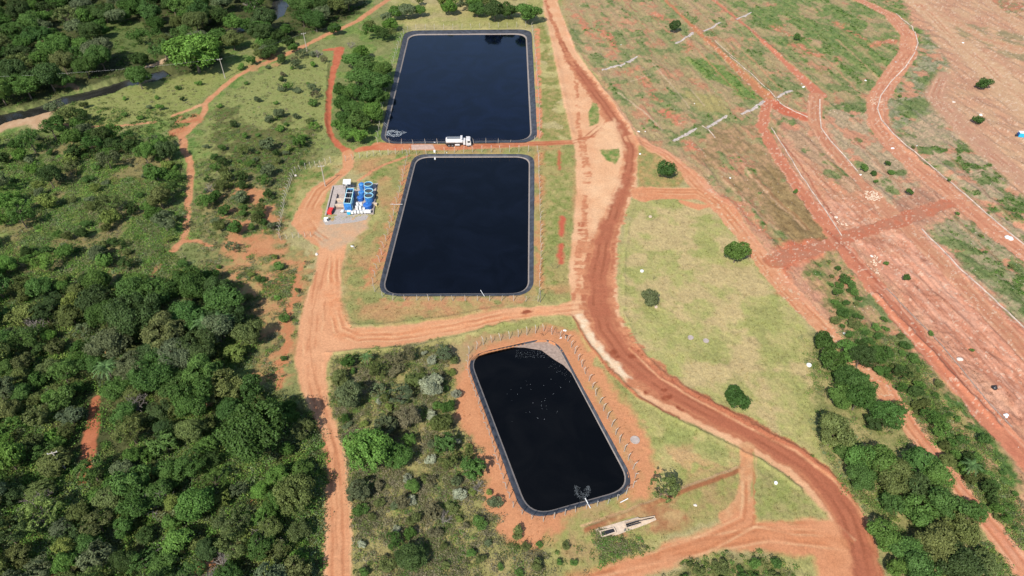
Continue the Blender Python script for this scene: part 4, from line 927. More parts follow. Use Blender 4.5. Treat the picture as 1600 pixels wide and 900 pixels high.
# bank trees and thickets on the far side
def fill(polypx, n, kinds, tints, rmin, rmax, k=.62, tries=40, lst=None, label=None, road=True):
    lst = TREES if lst is None else lst; c = 0; zc = .6 if lst is SHR else .5 * HB[kinds[0]] * (rmin + rmax) / 2 / BASE[kinds[0]]
    wp = np.array([P(p[0], p[1], zc) for p in polypx]); x0, y0 = wp.min(0); x1, y1 = wp.max(0)
    for _ in range(n * tries):
        if c >= n: break
        x = random.uniform(x0, x1); y = random.uniform(y0, y1)
        if sdist(wp, np.array([x]), np.array([y]))[0] < 0: continue
        cl, pin, _c = cls_at(x, y)
        kind = random.choice(kinds); s = random.uniform(rmin, rmax) / BASE[kind]; r_ = BASE[kind] * s
        gx_, gy_ = P(*to_px(x, y, zc)); side = r_ * 1.0
        if road and any(cls_at(gx_ + a_, gy_ + b_)[0] > 0 for a_, b_ in ((0, 0), (side, 0), (-side, 0), (0, side))): continue
        if any((a0 < px_ < a1 and b0 < py_ < b1) for a0, b0, a1, b1 in ((160, 30, 240, 90), (925, 790, 1060, 850), (320, 38, 400, 60), (418, 0, 450, 28), (86, 704, 116, 748), (925, 780, 1060, 860), (925, 780, 1060, 860)) for px_, py_ in (to_px(x, y, zc),)) and rng.random() < .93: continue
        if (road and cl > 0) or pin > -r_ - 1.5 or gz(x, y) < -1.0: continue
        if not can(x, y, r_, lst, k): continue
        if lst is SHR and not can(x, y, r_ * .5, TREES, .6): continue
        lst.append((x, y, s, kind, random.randrange(len(PROTO[kind])), random.choice(tints), r_, label)); c += 1
DK = ['dark green', 'dark green', 'deep green', 'deep green', 'olive green', 'mid green', 'mid green', 'grey-green']
MX = ['deep green', 'olive green', 'mid green', 'deep green', 'mid green', 'mid green', 'yellow-green', 'dark green', 'bright green', 'grey-green', 'olive green']
fill([(150, 470), (330, 440), (395, 520), (370, 600), (330, 640), (180, 600)], 26, ['big', 'med'], DK + ['deep green'], 4.0, 6.0, .5)
fill([(-30, 440), (240, 445), (330, 430), (380, 520), (350, 600), (440, 620), (500, 690), (498, 930), (-60, 930)], 175, ['med', 'airy', 'med', 'airy', 'small'], MX, 1.8, 4.3, .60)
fill([(-40, 225), (110, 205), (265, 235), (280, 310), (268, 400), (200, 440), (-40, 445)], 56, ['airy', 'med', 'small', 'airy'], MX + ['dark green', 'dark green', 'bright green'], 1.5, 4.4, .55)
fill([(80, 165), (125, 185), (140, 205), (268, 210), (285, 225), (270, 250), (110, 235), (80, 200)], 26, ['med', 'airy'], DK + ['mid green'], 2.4, 4.2, .52)
fill([(-80, -40), (430, -40), (560, -10), (560, 10), (470, 55), (410, 58), (350, 68), (325, 95), (255, 98), (225, 105), (190, 118), (130, 130), (60, 150), (-80, 190)], 230, ['med', 'big', 'airy', 'big'], DK, 3.2, 6.8, .52)
fill([(560, 40), (620, 12), (700, -20), (850, -30), (845, 0), (735, 22), (690, 12), (640, 30), (620, 55), (590, 60)], 38, ['med', 'airy'], MX, 2.6, 4.6, .55)
fill([(400, 65), (470, 62), (560, 30), (480, 65), (430, 85), (390, 95)], 12, ['med', 'small'], DK, 2.2, 3.6, .55)
fill([(400, 100), (470, 75), (520, 70), (500, 110)], 5, ['airy'], ['brownish', 'grey-green'], 1.5, 2.6, .8)
fill([(300, 260), (490, 200), (430, 285), (400, 370), (350, 410), (300, 370)], 26, ['airy', 'small'], ['grey-green', 'olive green', 'mid green', 'dark green', 'deep green'], 1.4, 3.2, .6)
fill([(515, 560), (700, 550), (705, 640), (740, 720), (720, 790), (560, 880), (535, 700)], 20, ['small', 'airy'], ['grey-green', 'olive green', 'mid green', 'brownish', 'deep green'], 1.3, 3.0, .55)
fill([(1330, 530), (1420, 580), (1500, 690), (1600, 850), (1590, 900), (1540, 800), (1480, 710), (1410, 620), (1380, 590)], 30, ['small', 'airy'], ['deep green', 'mid green', 'olive green', 'dark green'], 1.2, 2.4, .7)
fill([(400, 110), (500, 85), (505, 230), (330, 240), (330, 170)], 10, ['small', 'airy'], ['grey-green', 'brownish', 'mid green', 'bright green'], 1.2, 2.4, 1.2)
# shrubs
fill([(0, 215), (500, 235), (440, 290), (430, 390), (470, 420), (450, 580), (330, 430), (0, 460)], 90, ['shrub'], MX, .8, 2.0, .8, lst=SHR)
fill([(95, 165), (340, 105), (520, 75), (510, 230), (290, 250), (300, 180), (150, 195)], 34, ['shrub'], ['mid green', 'olive green', 'grey-green', 'bright green', 'dark green'], .8, 2.2, 1.3, lst=SHR)
fill([(512, 560), (720, 535), (710, 620), (760, 740), (790, 820), (860, 870), (880, 900), (550, 900), (530, 700)], 62, ['shrub'], ['grey-green', 'olive green', 'mid green', 'brownish', 'silvery', 'yellow-green'], .7, 1.7, 1.0, lst=SHR)
fill([(1290, 400), (1400, 500), (1500, 640), (1600, 780), (1600, 900), (1480, 720), (1380, 590), (1300, 500)], 60, ['shrub'], ['deep green', 'mid green', 'olive green', 'deep green'], .6, 1.7, .9, lst=SHR)
fill([(1040, 900), (1080, 880), (1130, 868), (1200, 875), (1250, 900), (1250, 920), (1040, 920)], 14, ['shrub'], ['deep green', 'mid green', 'olive green'], .7, 1.6, .8, lst=SHR)
fill([(1350, 170), (1500, 340), (1600, 500), (1600, 420), (1520, 330), (1440, 180), (1380, 120)], 14, ['shrub'], ['olive green', 'mid green'], .4, .9, 1.1, lst=SHR)
fill([(820, 850), (900, 850), (900, 880), (860, 900), (800, 900)], 5, ['shrub'], ['mid green', 'olive green'], .7, 1.4, 1.0, lst=SHR)
for a in [(1350, 262, 8), (1365, 270, 6), (1387, 255, 6), (1393, 268, 6), (1370, 283, 5), (1420, 300, 8), (1243, 298, 5), (1530, 185, 10), (1320, 435, 10), (1335, 455, 8), (1305, 470, 6), (1325, 438, 6), (1415, 432, 8), (1300, 445, 5),
          (1245, 57, 7), (1385, 410, 5), (1455, 520, 5), (1520, 545, 4)]:
    put(*a, 'shrub', random.choice(['deep green', 'mid green']))

# --- labels for the many: nearest-of-its-look to a landmark
LM = [('the far utility pole', 475, 80), ('the upper left utility pole', 352, 122), ('the footpath fork', 320, 170), ('the stream sand bar', 60, 190), ('the sandy stream gap', 250, 100),
      ('the gully in the left wood', 140, 690), ('the buried leaning pole', 100, 732), ('the bottom left corner', 0, 900), ('the middle left edge', 0, 450), ('the lower left edge', 0, 680),
      ('the largest tree', 392, 690), ('the blue-green palm', 165, 575), ('the end of the long footpath', 270, 392), ('the compound fence corner', 437, 370), ('the treatment plant', 545, 310),
      ('the road junction', 520, 530), ('the small bare patch', 171, 548), ('the top left corner', 0, 0), ('the blue stream bend', 432, 8), ('the upper pond corner', 633, 50),
      ('the main road top', 855, 0), ('the silvery bush-tree', 672, 605), ('the lower pond near corner', 821, 810), ('the bottom of the service road', 525, 900), ('the concrete inlet trough', 975, 823),
      ('the thicket clearing', 1400, 640), ('the bottom right corner', 1600, 900), ('the lower field track', 1500, 765), ('the main road bottom', 1350, 895), ('the red ditch path', 512, 160),
      ('the sandbank at the left edge', 0, 205), ('the river bend pool', 370, 42), ('the upper ditch end', 525, 78), ('the wood at the bottom edge', 300, 900), ('the lowest gully patch', 110, 890),
      ('the terrace split', 1205, 160), ('the pale rubble heap', 1365, 305), ('the top right bend', 1425, 60)]
LMW = [(n_, *P(a_, b_)) for n_, a_, b_ in LM]

ORD = ['nearest', 'second nearest', 'third nearest', 'fourth nearest', 'fifth nearest', 'sixth nearest', 'seventh nearest', 'eighth nearest', 'ninth nearest', 'tenth nearest', 'eleventh nearest', 'twelfth nearest']
def size_word(r_, noun):
    if noun == 'shrub': return 'small' if r_ < 1.0 else ('middling' if r_ < 1.5 else 'large')
    return 'low' if r_ < 2.4 else ('mid-sized' if r_ < 4.0 else 'tall')
def label_all(lst, noun):
    cl = {}
    for i, q in enumerate(lst):
        if q[7] is None: cl.setdefault((size_word(q[6], noun), q[5]), []).append(i)
    out = {}
    for (sz, tint), ids in cl.items():
        left = set(ids)
        cand = []
        for (n_, lx, ly) in LMW:
            od = sorted(ids, key=lambda i: (lst[i][0] - lx) ** 2 + (lst[i][1] - ly) ** 2)
            for r_, i in enumerate(od[:len(ORD)]): cand.append((r_, (lst[i][0] - lx) ** 2 + (lst[i][1] - ly) ** 2, i, n_))
        cand.sort()
        for r_, _, i, n_ in cand:
            if i in left:
                left.discard(i); out[i] = f'{sz} {tint} {noun} {ORD[r_]} to {n_}'
        for i in left: out[i] = f'{sz} {tint} {noun} deep in the crowded middle of the wood'
    return out
def show_size(q):
    px, py = to_px(q[0], q[1]); r_ = q[6] * PXS(q[1])
    if px < -r_ or px > 1600 + r_ or py < -30 - r_ or py > 930 + r_: return 0
    return r_
TREES.sort(key=lambda q: -show_size(q) - (1000 if q[7] else 0))
NT = 298
IND, REST = TREES[:NT], TREES[NT:]
lab = label_all(IND, 'tree')
for i, q in enumerate(IND):
    x, y, s, kind, pi, tint, r_, lb = q
    cm, tm = PROTO[kind][pi][:2]
    px, py = to_px(x, y)
    grp = 'trees of the left wood' if px < 520 and py > 200 else ('trees along the stream and top edge' if px < 640 or py < 60 else ('trees of the right thicket' if px > 1200 else 'trees beside the ponds'))
    root = thing('broadleaf_tree', lb or lab[i], 'tree', (x, y, gz(x, y)), random.uniform(0, 6.28), grp)
    root.scale = (s, s * random.uniform(.9, 1.1), s * random.uniform(.75, 1.25))
    c = link('crown', cm, root); v_ = random.uniform(.82, 1.2); tc_ = TINT[tint]
    c.color = (tc_[0] * v_ * random.uniform(.92, 1.1), tc_[1] * v_, tc_[2] * v_ * random.uniform(.9, 1.1), 1)
    link('trunk', tm, root)
# the rest of the far wood: one mass
def merged(lst, name, label, cat, frac=.55):
    Vs = []; Fs = []; Cs = []; k = 0
    for (x, y, s, kind, pi, tint, r_, lb) in lst:
        V, F, lv = PROTO[kind][pi][4:7]
        n = int(len(F) * frac); V = V[:4 * n]; F = F[:n]; lv = lv[:n]
        a_ = random.uniform(0, 6.28); c_, s_ = math.cos(a_), math.sin(a_)
        VV_ = np.stack([V[:, 0] * c_ - V[:, 1] * s_, V[:, 0] * s_ + V[:, 1] * c_, V[:, 2]], 1) * s + np.array([x, y, gz(x, y)])
        cen = VV_.reshape(-1, 4, 3).mean(1, keepdims=True); VV_ = ((VV_.reshape(-1, 4, 3) - cen) * (1 / math.sqrt(frac)) + cen).reshape(-1, 3)
        Vs.append(VV_); Fs.append(F + k); k += len(V)
        cc = np.array(TINT[tint]) * random.uniform(.8, 1.2); Cs.append(np.repeat(cc[None] * (.65 + .8 * lv[:, None]), 4, 0))
    if not Vs: return
    me = np_mesh(name, np.concatenate(Vs), np.concatenate(Fs), m_low)
    at_ = me.color_attributes.new('cover', 'FLOAT_COLOR', 'CORNER'); cc = np.concatenate(Cs)
    at_.data.foreach_set('color', np.concatenate([cc, np.ones((len(cc), 1))], 1).astype(np.float32).ravel())
    tag(link(name, me), label, cat, kind='stuff')
merged(REST, 'wood', 'mass of crowded trees too close to tell apart in the woods', 'wood', .5)
SHR.sort(key=lambda q: -show_size(q))
SI, SREST = SHR[:290], SHR[290:]
lab = label_all(SI, 'shrub')
for i, q in enumerate(SI):
    x, y, s, kind, pi, tint, r_, lb = q
    cm, tm = PROTO[kind][pi][:2]
    root = thing('shrub', lb or lab[i], 'shrub', (x, y, gz(x, y)), random.uniform(0, 6.28), 'shrubs scattered over the scrubland')
    root.scale = (s, s * random.uniform(.85, 1.15), s * random.uniform(.8, 1.1))
    c = link('foliage', cm, root); tc_ = TINT[tint]; v_ = random.uniform(.85, 1.25)
    c.color = (tc_[0] * v_, tc_[1] * v_, tc_[2] * v_, 1); link('stems', tm, root)
# palms
for (px, py, h_, lb) in ((317, 505, 1.0, 'left palm of the pair crowning the dark trees of the left wood'), (340, 502, 1.05, 'right palm of the pair crowning the dark trees of the left wood'), (165, 572, .95, 'blue-green palm among the middle trees of the left wood'),
                         (1519, 728, .62, 'small palm in the scrub right of the right-hand thicket'), (572, 558, .5, 'low palm at the top of the scrub block below the junction')):
    x, y = P(px, py, 6 * h_); root = thing('palm_tree', lb, 'palm', (x, y, gz(x, y)), random.random() * 6); root.scale = (h_, h_, h_)
    c = link('fronds', PALM[0], root); c.color = (.085, .15, .05, 1); link('trunk', PALM[1], root)
# leafless shrubs and burnt sticks
for (px, py, s, lst, lb) in ((350, 895, 1.6, DEADM, 'grey leafless tree at the bottom edge of the left wood'), (270, 860, 1.2, DEADM, 'grey leafless tree left of the one at the bottom edge'), (693, 815, .9, DEADM, 'small grey leafless bush in the dry grass left of the lower pond'),
                             (155, 540, 1.1, DEADM, 'leafless bush next to the bare patch in the left wood'), (745, 765, .8, DEADM, 'grey leafless bush at the bare edge left of the lower pond'), (497, 90, 1.3, DEADM, 'grey leafless tree beside the upper end of the red ditch path'),
                             (548, 75, 1.1, DEADM, 'brown leafless tree above the red ditch path'), (338, 630, 1.1, DEADM, 'leafless tree left of the largest tree'),
                             (60, 520, 1.7, DEADM, 'bare grey tree among the green crowns left of the small bare patch'), (215, 640, 1.6, DEADM, 'bare grey tree between the gully and the largest tree'), (250, 790, 1.9, DEADM, 'large bare grey tree in the lower middle of the left wood'),
                             (60, 800, 1.7, DEADM, 'bare grey tree below the leaning pole near the left edge'), (420, 850, 1.7, DEADM, 'bare grey tree close to the foot of the service road'), (75, 60, 1.9, DEADM, 'bare grey tree in the wood beyond the stream, far left'), (395, 15, 1.9, DEADM, 'bare grey tree beside the blue bend of the stream'), (330, 300, 1.1, DEADM, 'bare bush right of the long footpath'),
                             (866, 420, .75, BURNT, 'black bare sapling between the middle pond fence and the main road'), (1020, 437, .5, BURNT, 'tiny black bare sapling in the dry field above the small grey-green tree'),
                             (851, 524, .9, BURNT, 'tall thin bare sapling behind the lower pond'), (870, 520, .55, BURNT, 'short bare sapling behind the right corner of the lower pond')):
    x, y, g = at(px, py); root = thing('bare_tree', lb, 'bare tree', (x, y, g - .05), random.random() * 6); root.scale = (s, s, s); link('branches', random.choice(lst), root)

# ------------------------------------------------------------------ low ground vegetation (uncountable)
def scatter(n, w8, size, hgt, name, label, cat, blades=5, tintmul=1.0, greener=0):
    """tufts over the ground where w8 (per grid vertex weight) says so"""
    inner = (np.abs(U.ravel()) < .99) & (Y > 50) & (Y < 420)
    wgt = w8 * inner * HW.ravel() ** 1.0
    wgt = wgt * (CLS == 0) * (PIN < -1.0) * (HT > -1.0); p = wgt / wgt.sum()
    k = rng.choice(NV, n, p=p); x = X[k] + rng.normal(0, .2, n); y = Y[k] + rng.normal(0, .3, n); z = HT[k] - .05
    c = COV[k] * tintmul
    a_ = rng.uniform(0, 6.283, (n, blades)); s = size * rng.uniform(.5, 1.5, (n, 1)) * (1 + .0 * a_); h_ = hgt * rng.uniform(.5, 1.4, (n, 1))
    cx = x[:, None] + np.cos(a_) * s * .7; cy = y[:, None] + np.sin(a_) * s * .7
    tx = x[:, None] + np.cos(a_ + .5) * s * 1.5; ty = y[:, None] + np.sin(a_ + .5) * s * 1.5; tz = z[:, None] + h_ * rng.uniform(.5, 1, (n, blades))
    ox = -np.sin(a_) * s * .55; oy = np.cos(a_) * s * .55
    z2 = np.repeat(z[:, None], blades, 1)
    V = np.stack([np.stack([cx - ox, cy - oy, z2], -1), np.stack([cx + ox, cy + oy, z2], -1), np.stack([tx, ty, tz], -1)], 2).reshape(-1, 3)
    F = np.arange(len(V)).reshape(-1, 3)
    me = np_mesh(name, V, F, m_low); cc = np.repeat(np.repeat(c * rng.uniform(.75, 1.25, (n, 1)) * np.array([1 - greener * .5, 1, 1 - greener]), blades, 0), 3, 0)
    at_ = me.color_attributes.new('cover', 'FLOAT_COLOR', 'CORNER'); at_.data.foreach_set('color', np.clip(np.concatenate([cc, np.ones((len(cc), 1))], 1), 0, 1).astype(np.float32).ravel())
    tag(link(name, me), label, cat, kind='stuff')
lum = COV @ np.array([.3, .5, .2]); grn = np.clip((COV[:, 1] - COV[:, 0]) / (COV[:, 1] + .01) * 3 + .35, 0, 1)
leftm = sstep(10, -10, X + 18)
scatter(90000, VEG * (.25 + grn) * (.35 + fbm(X, Y, 4, 501, 3)), .16, .28, 'grass', 'short mottled dry and green grass on the open ground', 'grass', 5)
# mounded undergrowth: leafy clumps in the scrub
def mounds(n, w8, name, label, tints, rmin, rmax, lpm=46, leaf=.13, flat=.75, up=0, br=1.0):
    inner = (np.abs(U.ravel()) < .99) & (Y > 50) & (Y < 420)
    wgt = w8 * inner * HW.ravel() * (CLS == 0) * (PIN < -1.5) * (HT > -1.0) * sstep(.5, .8, VEG); p = wgt / wgt.sum()
    k = rng.choice(NV, n, p=p); r_ = rng.uniform(rmin, rmax, n) * (.7 + rng.random(n) * .6)
    d = rng.normal(size=(n, lpm, 3)); d[..., 2] = np.abs(d[..., 2]); d /= np.linalg.norm(d, axis=2, keepdims=True)
    pos = np.stack([X[k], Y[k], HT[k]], 1)[:, None, :] + d * (r_[:, None, None] * rng.uniform(.6, 1.1, (n, lpm, 1))) * np.array([1.25, 1.25, flat])
    nr = d + rng.normal(size=d.shape) * .5 + np.array([0, 0, up]); nr /= np.linalg.norm(nr, axis=2, keepdims=True)
    V, F = leaf_quads(pos.reshape(-1, 3), nr.reshape(-1, 3), leaf, rng)
    tt = np.array([TINT[t_] for t_ in tints]); tc_ = tt[rng.integers(0, len(tt), n)] * rng.uniform(.8, 1.25, (n, 1)) * br
    cc = np.repeat(np.repeat(tc_, lpm, 0) * rng.uniform(.65, 1.4, (n * lpm, 1)), 4, 0)
    me = np_mesh(name, V, F, m_low)
    at_ = me.color_attributes.new('cover', 'FLOAT_COLOR', 'CORNER'); at_.data.foreach_set('color', np.concatenate([cc, np.ones((len(cc), 1))], 1).astype(np.float32).ravel())
    tag(link(name, me), label, 'undergrowth', kind='stuff')
def zone(pts, soft=3):
    z_ = np.zeros(NV); i, m = poly(pts, soft, 3); z_[i] = m; return z_
zL = zone(WOODL); zS = zone([(0, 215), (110, 205), (270, 235), (285, 300), (275, 395), (330, 430), (250, 445), (0, 440), (-60, 440), (-60, 215)])
zM = zone([(300, 260), (500, 200), (450, 290), (430, 390), (480, 410), (455, 570), (420, 610), (380, 560), (330, 440), (300, 380)])
zT = zone(WOODT); zE = zone([(512, 560), (700, 545), (705, 640), (750, 740), (780, 820), (860, 880), (860, 920), (550, 920), (530, 700)])
zR = zone([(1290, 395), (1340, 470), (1420, 560), (1520, 680), (1610, 800), (1620, 920), (1380, 920), (1375, 850), (1330, 780), (1275, 700), (1262, 520), (1330, 530)])
pat = sstep(.42, .62, fbm(X, Y, 6, 520, 4))
pat2 = sstep(.40, .6, fbm(X, Y, 8, 530, 4))
mounds(3600, zS * (.12 + 1.4 * pat2) * sstep(.62, .5, fbm(X, Y, 9, 602, 4)), 'undergrowth', 'sunlit bright green creepers over the upper left scrubland', ['mid green', 'olive green', 'yellow-green', 'grey-green', 'mid green', 'brownish', 'bright green'], .6, 2.2, 70, .16, .45, .8, 1.32)
mounds(5000, zL * (.6 + pat) + zS * .4 * pat, 'undergrowth', 'leafy green undergrowth carpeting the left wood and its clearings', ['mid green', 'olive green', 'deep green', 'bright green', 'yellow-green', 'grey-green'], .6, 1.7, 80, .16, .6, .4, 1.2)
mounds(2600, zT * .8 + zone([(80, 160), (290, 180), (285, 230), (90, 220)]), 'undergrowth', 'dark undergrowth below the trees beyond the stream', ['dark green', 'olive green', 'deep green', 'mid green'], .6, 1.4, 44, .2)
mounds(5400, zM * (.1 + 1.2 * pat) + zE * (.08 + .7 * pat) + zR * (.1 + pat) + zone([(1400, 560), (1440, 580), (1520, 700), (1600, 830), (1600, 900), (1560, 880), (1480, 720), (1420, 640)]) * (.6 + pat) + zone([(330, 170), (490, 190), (500, 250), (440, 290), (320, 235)]) * pat * .8, 'undergrowth', 'knee-high weeds in the scrub between the roads', ['olive green', 'grey-green', 'mid green', 'brownish', 'yellow-green', 'olive green', 'mid green'], .3, 1.0, 46, .12, .6, .5, 1.25)
zF = zone(MEADOW)
TINT['dry straw'] = (.21, .185, .115); TINT['dry olive'] = (.155, .15, .08)
mounds(2600, zE * (.3 + sstep(.45, .6, fbm(X, Y, 5, 611, 4))), 'dry_brush', 'tangled dry grass and brown brush between the bushes left of the lower pond', ['dry straw', 'dry olive', 'dry straw', 'brownish', 'olive green'], .35, 1.1, 46, .12, .5, .6, 1.0)
mounds(2600, zM * .8 + zone(MEADOW) * .25 + zS * .5 + zone([(95, 165), (340, 105), (300, 180), (150, 195)]) * .2, 'dry_brush', 'dull dry brush on the open slopes of the upper left', ['dry olive', 'olive green', 'brownish', 'grey-green', 'dry straw'], .3, .9, 36, .13, .45, .6, 1.0)
mounds(260, zone([(780, 830), (900, 830), (1000, 850), (900, 890), (860, 930), (760, 930)], 2) * pat, 'undergrowth', 'ragged weeds on the dry ground below the lower pond', ['olive green', 'mid green', 'brownish'], .3, .8, 40, .12, .6, .5, 1.2)
mounds(300, zone([(1040, 898), (1080, 880), (1130, 862), (1200, 868), (1250, 890), (1270, 940), (1000, 940)], 1), 'undergrowth', 'strip of tall weeds at the bottom edge beside the bare track', ['mid green', 'olive green', 'deep green', 'yellow-green', 'olive green', 'brownish'], .25, .6, 40, .12, .6, .5, 1.1)
mounds(1500, (zone(TER) * sstep(.55, .7, streak) + zone([(1380, 120), (1460, 150), (1620, 330), (1620, 480), (1440, 330)]) * pat) * grn, 'undergrowth', 'low green weeds on the terraces', ['mid green', 'bright green', 'deep green'], .25, .6, 26, .13)

# rubble and stones
def stones(n, w8, name, label, smin, smax, mat):
    inner = (np.abs(U.ravel()) < .99) & (Y > 50) & (Y < 420)
    wgt = w8 * inner * HW.ravel() * (PIN < -1.5); p = wgt / wgt.sum(); k = rng.choice(NV, n, p=p)
    dirs = np.array([(1, 0, 0), (0, 1, 0), (-1, 0, 0), (0, -1, 0), (0, 0, 1), (0, 0, -.6)]); tri = np.array([(0, 1, 4), (1, 2, 4), (2, 3, 4), (3, 0, 4), (1, 0, 5), (2, 1, 5), (3, 2, 5), (0, 3, 5)])
    s = rng.uniform(smin, smax, (n, 1, 1)) ** 1 * rng.uniform(.6, 1.4, (n, 6, 1))
    V = (np.stack([X[k], Y[k], HT[k] + smin * .2], 1)[:, None] + dirs[None] * s).reshape(-1, 3)
    F = (tri[None] + 6 * np.arange(n)[:, None, None]).reshape(-1, 3)
    me = np_mesh(name, V, F, mat); tag(link(name, me), label, 'stones', kind='stuff')
zst = zone(UR) * (Y > 80)
stones(1100, zst * sstep(.5, .7, fbm(X, Y, 7, 540, 3)) + .02 * zst, 'rubble', 'pale stones strewn over the bare terraces', .04, .13, m_rock)
zrb = zone([(1350, 297), (1358, 296), (1376, 308), (1372, 313), (1360, 309)], .6) + zone([(1352, 165), (1362, 160), (1370, 172), (1372, 160), (1360, 150)], .6) * .2 + zone([(1357, 400), (1366, 402), (1372, 420), (1362, 420)], .8) * .3 + zone([(1303, 338), (1312, 342), (1322, 355), (1312, 352)], .8) * .3
stones(300, zrb, 'rubble', 'heap of whitish rubble beside the terrace road', .1, .3, m_concp)

# ------------------------------------------------------------------ fences
def fence(name, label, px_pts, closed, nposts, h=2.0, lean=.45, explicit=None, tilt=0):
    root = thing(name, label, 'fence')
    wp = [np.array(P(*p)) for p in px_pts]
    if closed: wp.append(wp[0])
    seg = [np.linalg.norm(wp[i + 1] - wp[i]) for i in range(len(wp) - 1)]; T = sum(seg); cen = np.mean(wp, 0)
    n = nposts; pos = []
    for k in range(n + (0 if closed else 1)):
        s = T * k / n; i = 0
        while i < len(seg) - 1 and s > seg[i]: s -= seg[i]; i += 1
        pos.append((wp[i] + (wp[i + 1] - wp[i]) * min(1, s / seg[i]), (wp[i + 1] - wp[i]) / seg[i]))
    # one post mesh, bent arm at the top; it leans outwards
    m = MB(); m.box((0, 0, h / 2 - .2), (.11, .11, h + .4)); 
    m.add([(-.065, -.065, h), (.065, -.065, h), (.065, .065, h), (-.065, .065, h), (-.05 - 0, -.05 - lean, h + .42), (.05, -.05 - lean, h + .42), (.05, .05 - lean, h + .42), (-.05, .05 - lean, h + .42)],
          [(4, 5, 6, 7), (0, 1, 5, 4), (1, 2, 6, 5), (2, 3, 7, 6), (3, 0, 4, 7)])
    me = bpy.data.meshes.new('post'); me.from_pydata(m.v, [], m.f); me.update(); me.materials.append(m_post)
    tops = []
    for q, d in pos:
        nn = np.array([d[1], -d[0]])
        if nn @ (q - cen) < 0: nn = -nn
        o = link('post', me, root); g = gz(*q); o.location = (q[0], q[1], g); o.rotation_euler = (random.gauss(0, .07), random.gauss(0, .07), math.atan2(nn[1], nn[0]) + math.pi / 2 + random.gauss(0, .1))
        tops.append((q, g))
    m = MB()
    for i in range(len(tops) - (0 if closed else 1)):
        a_, ga = tops[i]; b_, gb = tops[(i + 1) % len(tops)]
        for hh in (.4, .8, 1.2, 1.6, 1.95): m.tube((a_[0], a_[1], ga + hh), (b_[0], b_[1], gb + hh), .005, n=3, cap=False)
    m.build('wire', m_wire, root)
    return root
fence('pond_fence', 'concrete post and wire fence round the upper pond', [(590, 223), (595, 182), (603, 145), (613, 103), (622, 76), (632, 51), (644, 47), (700, 46), (760, 44.5), (831, 42), (837, 90), (842, 160), (843, 220), (740, 224.5), (640, 226)], True, 76)
fence('pond_fence', 'concrete post and wire fence round the middle pond', [(637, 243), (625, 300), (603, 378), (581, 450), (590, 461), (608, 469), (700, 470), (790, 470), (842, 472), (845, 400), (843, 300), (841, 238), (740, 238)], True, 74)
fence('pond_fence', 'concrete post and wire fence round the lower slanted pond', [(733, 553), (757, 538), (800, 529), (850, 518), (886, 532), (910, 575), (938, 633), (962, 680), (993, 742), (988, 765), (960, 785), (913, 796), (850, 815), (824, 810), (800, 792), (785, 745), (768, 690), (750, 640), (731, 580)], True, 62)
fence('compound_fence', 'leaning post fence round the treatment plant yard, overgrown with weeds', [(517, 255), (475, 265), (460, 270), (447, 307), (440, 345), (436, 376), (455, 372), (486, 370)], False, 34, h=1.7)
fence('yard_fence', 'short run of posts between the red path and the upper pond road', [(540, 252), (570, 246), (600, 243), (625, 240), (640, 240)], False, 9, h=1.6)

# ------------------------------------------------------------------ kerbs and drains on the terraces
def kerb(name, label, cat, pts, wd, h, mat, step=6):
    rp = resample(pts, step); p3 = []
    for p in rp:
        x, y = P(*p); p3.append((x, y, gz(x, y)))
    m = strip_mesh(p3, wd, h); return tag(m.build(name, mat), label, cat, 'kerbs and drains of the terraces')
kerb('concrete_kerb', 'long pale kerb along the outer side of the uppermost winding terrace road', 'kerb', [(1400, 22), (1425, 42), (1434, 68), (1428, 85), (1413, 108), (1392, 128), (1376, 150), (1371, 170), (1377, 188), (1395, 210), (1415, 226), (1440, 245), (1480, 280), (1520, 315), (1560, 350), (1600, 382)], .42, .14, m_kerb)
kerb('concrete_kerb', 'pale kerb running down the second terrace road beside the small split', 'kerb', [(1281, 155), (1281, 180), (1283, 200), (1297, 220), (1318, 242), (1340, 268)], .4, .14, m_kerb)
kerb('concrete_kerb', 'short curved kerb closing the red corner of the terrace split', 'kerb', [(1214, 156), (1225, 166), (1240, 174), (1262, 183)], .4, .14, m_kerb)
kerb('concrete_kerb', 'thin kerb beside the narrow red track across the green terraces', 'kerb', [(1140, 88), (1160, 105), (1180, 122), (1200, 141), (1212, 154)], .3, .12, m_kerb)
kerb('concrete_kerb', 'pale kerb on the left terrace road above the crossroads', 'kerb', [(1205, 200), (1218, 220), (1236, 248), (1252, 275), (1268, 297), (1285, 322), (1300, 345), (1315, 368)], .32, .13, m_kerb)
kerb('concrete_kerb', 'long straight pale kerb at the right picture edge below the crossroads', 'kerb', [(1440, 358), (1470, 388), (1500, 420), (1550, 464), (1605, 516)], .4, .14, m_kerb)
kerb('concrete_kerb', 'low dirty kerb down the middle of the bare red slope', 'kerb', [(1385, 450), (1420, 485), (1460, 527), (1500, 575), (1540, 625), (1580, 668)], .25, .12, m_mud)
kerb('concrete_kerb', 'thin broken kerb across the pink terrace left of the narrow track', 'kerb', [(1117, 64), (1150, 92), (1140, 85)][:2], .2, .1, m_kerb)
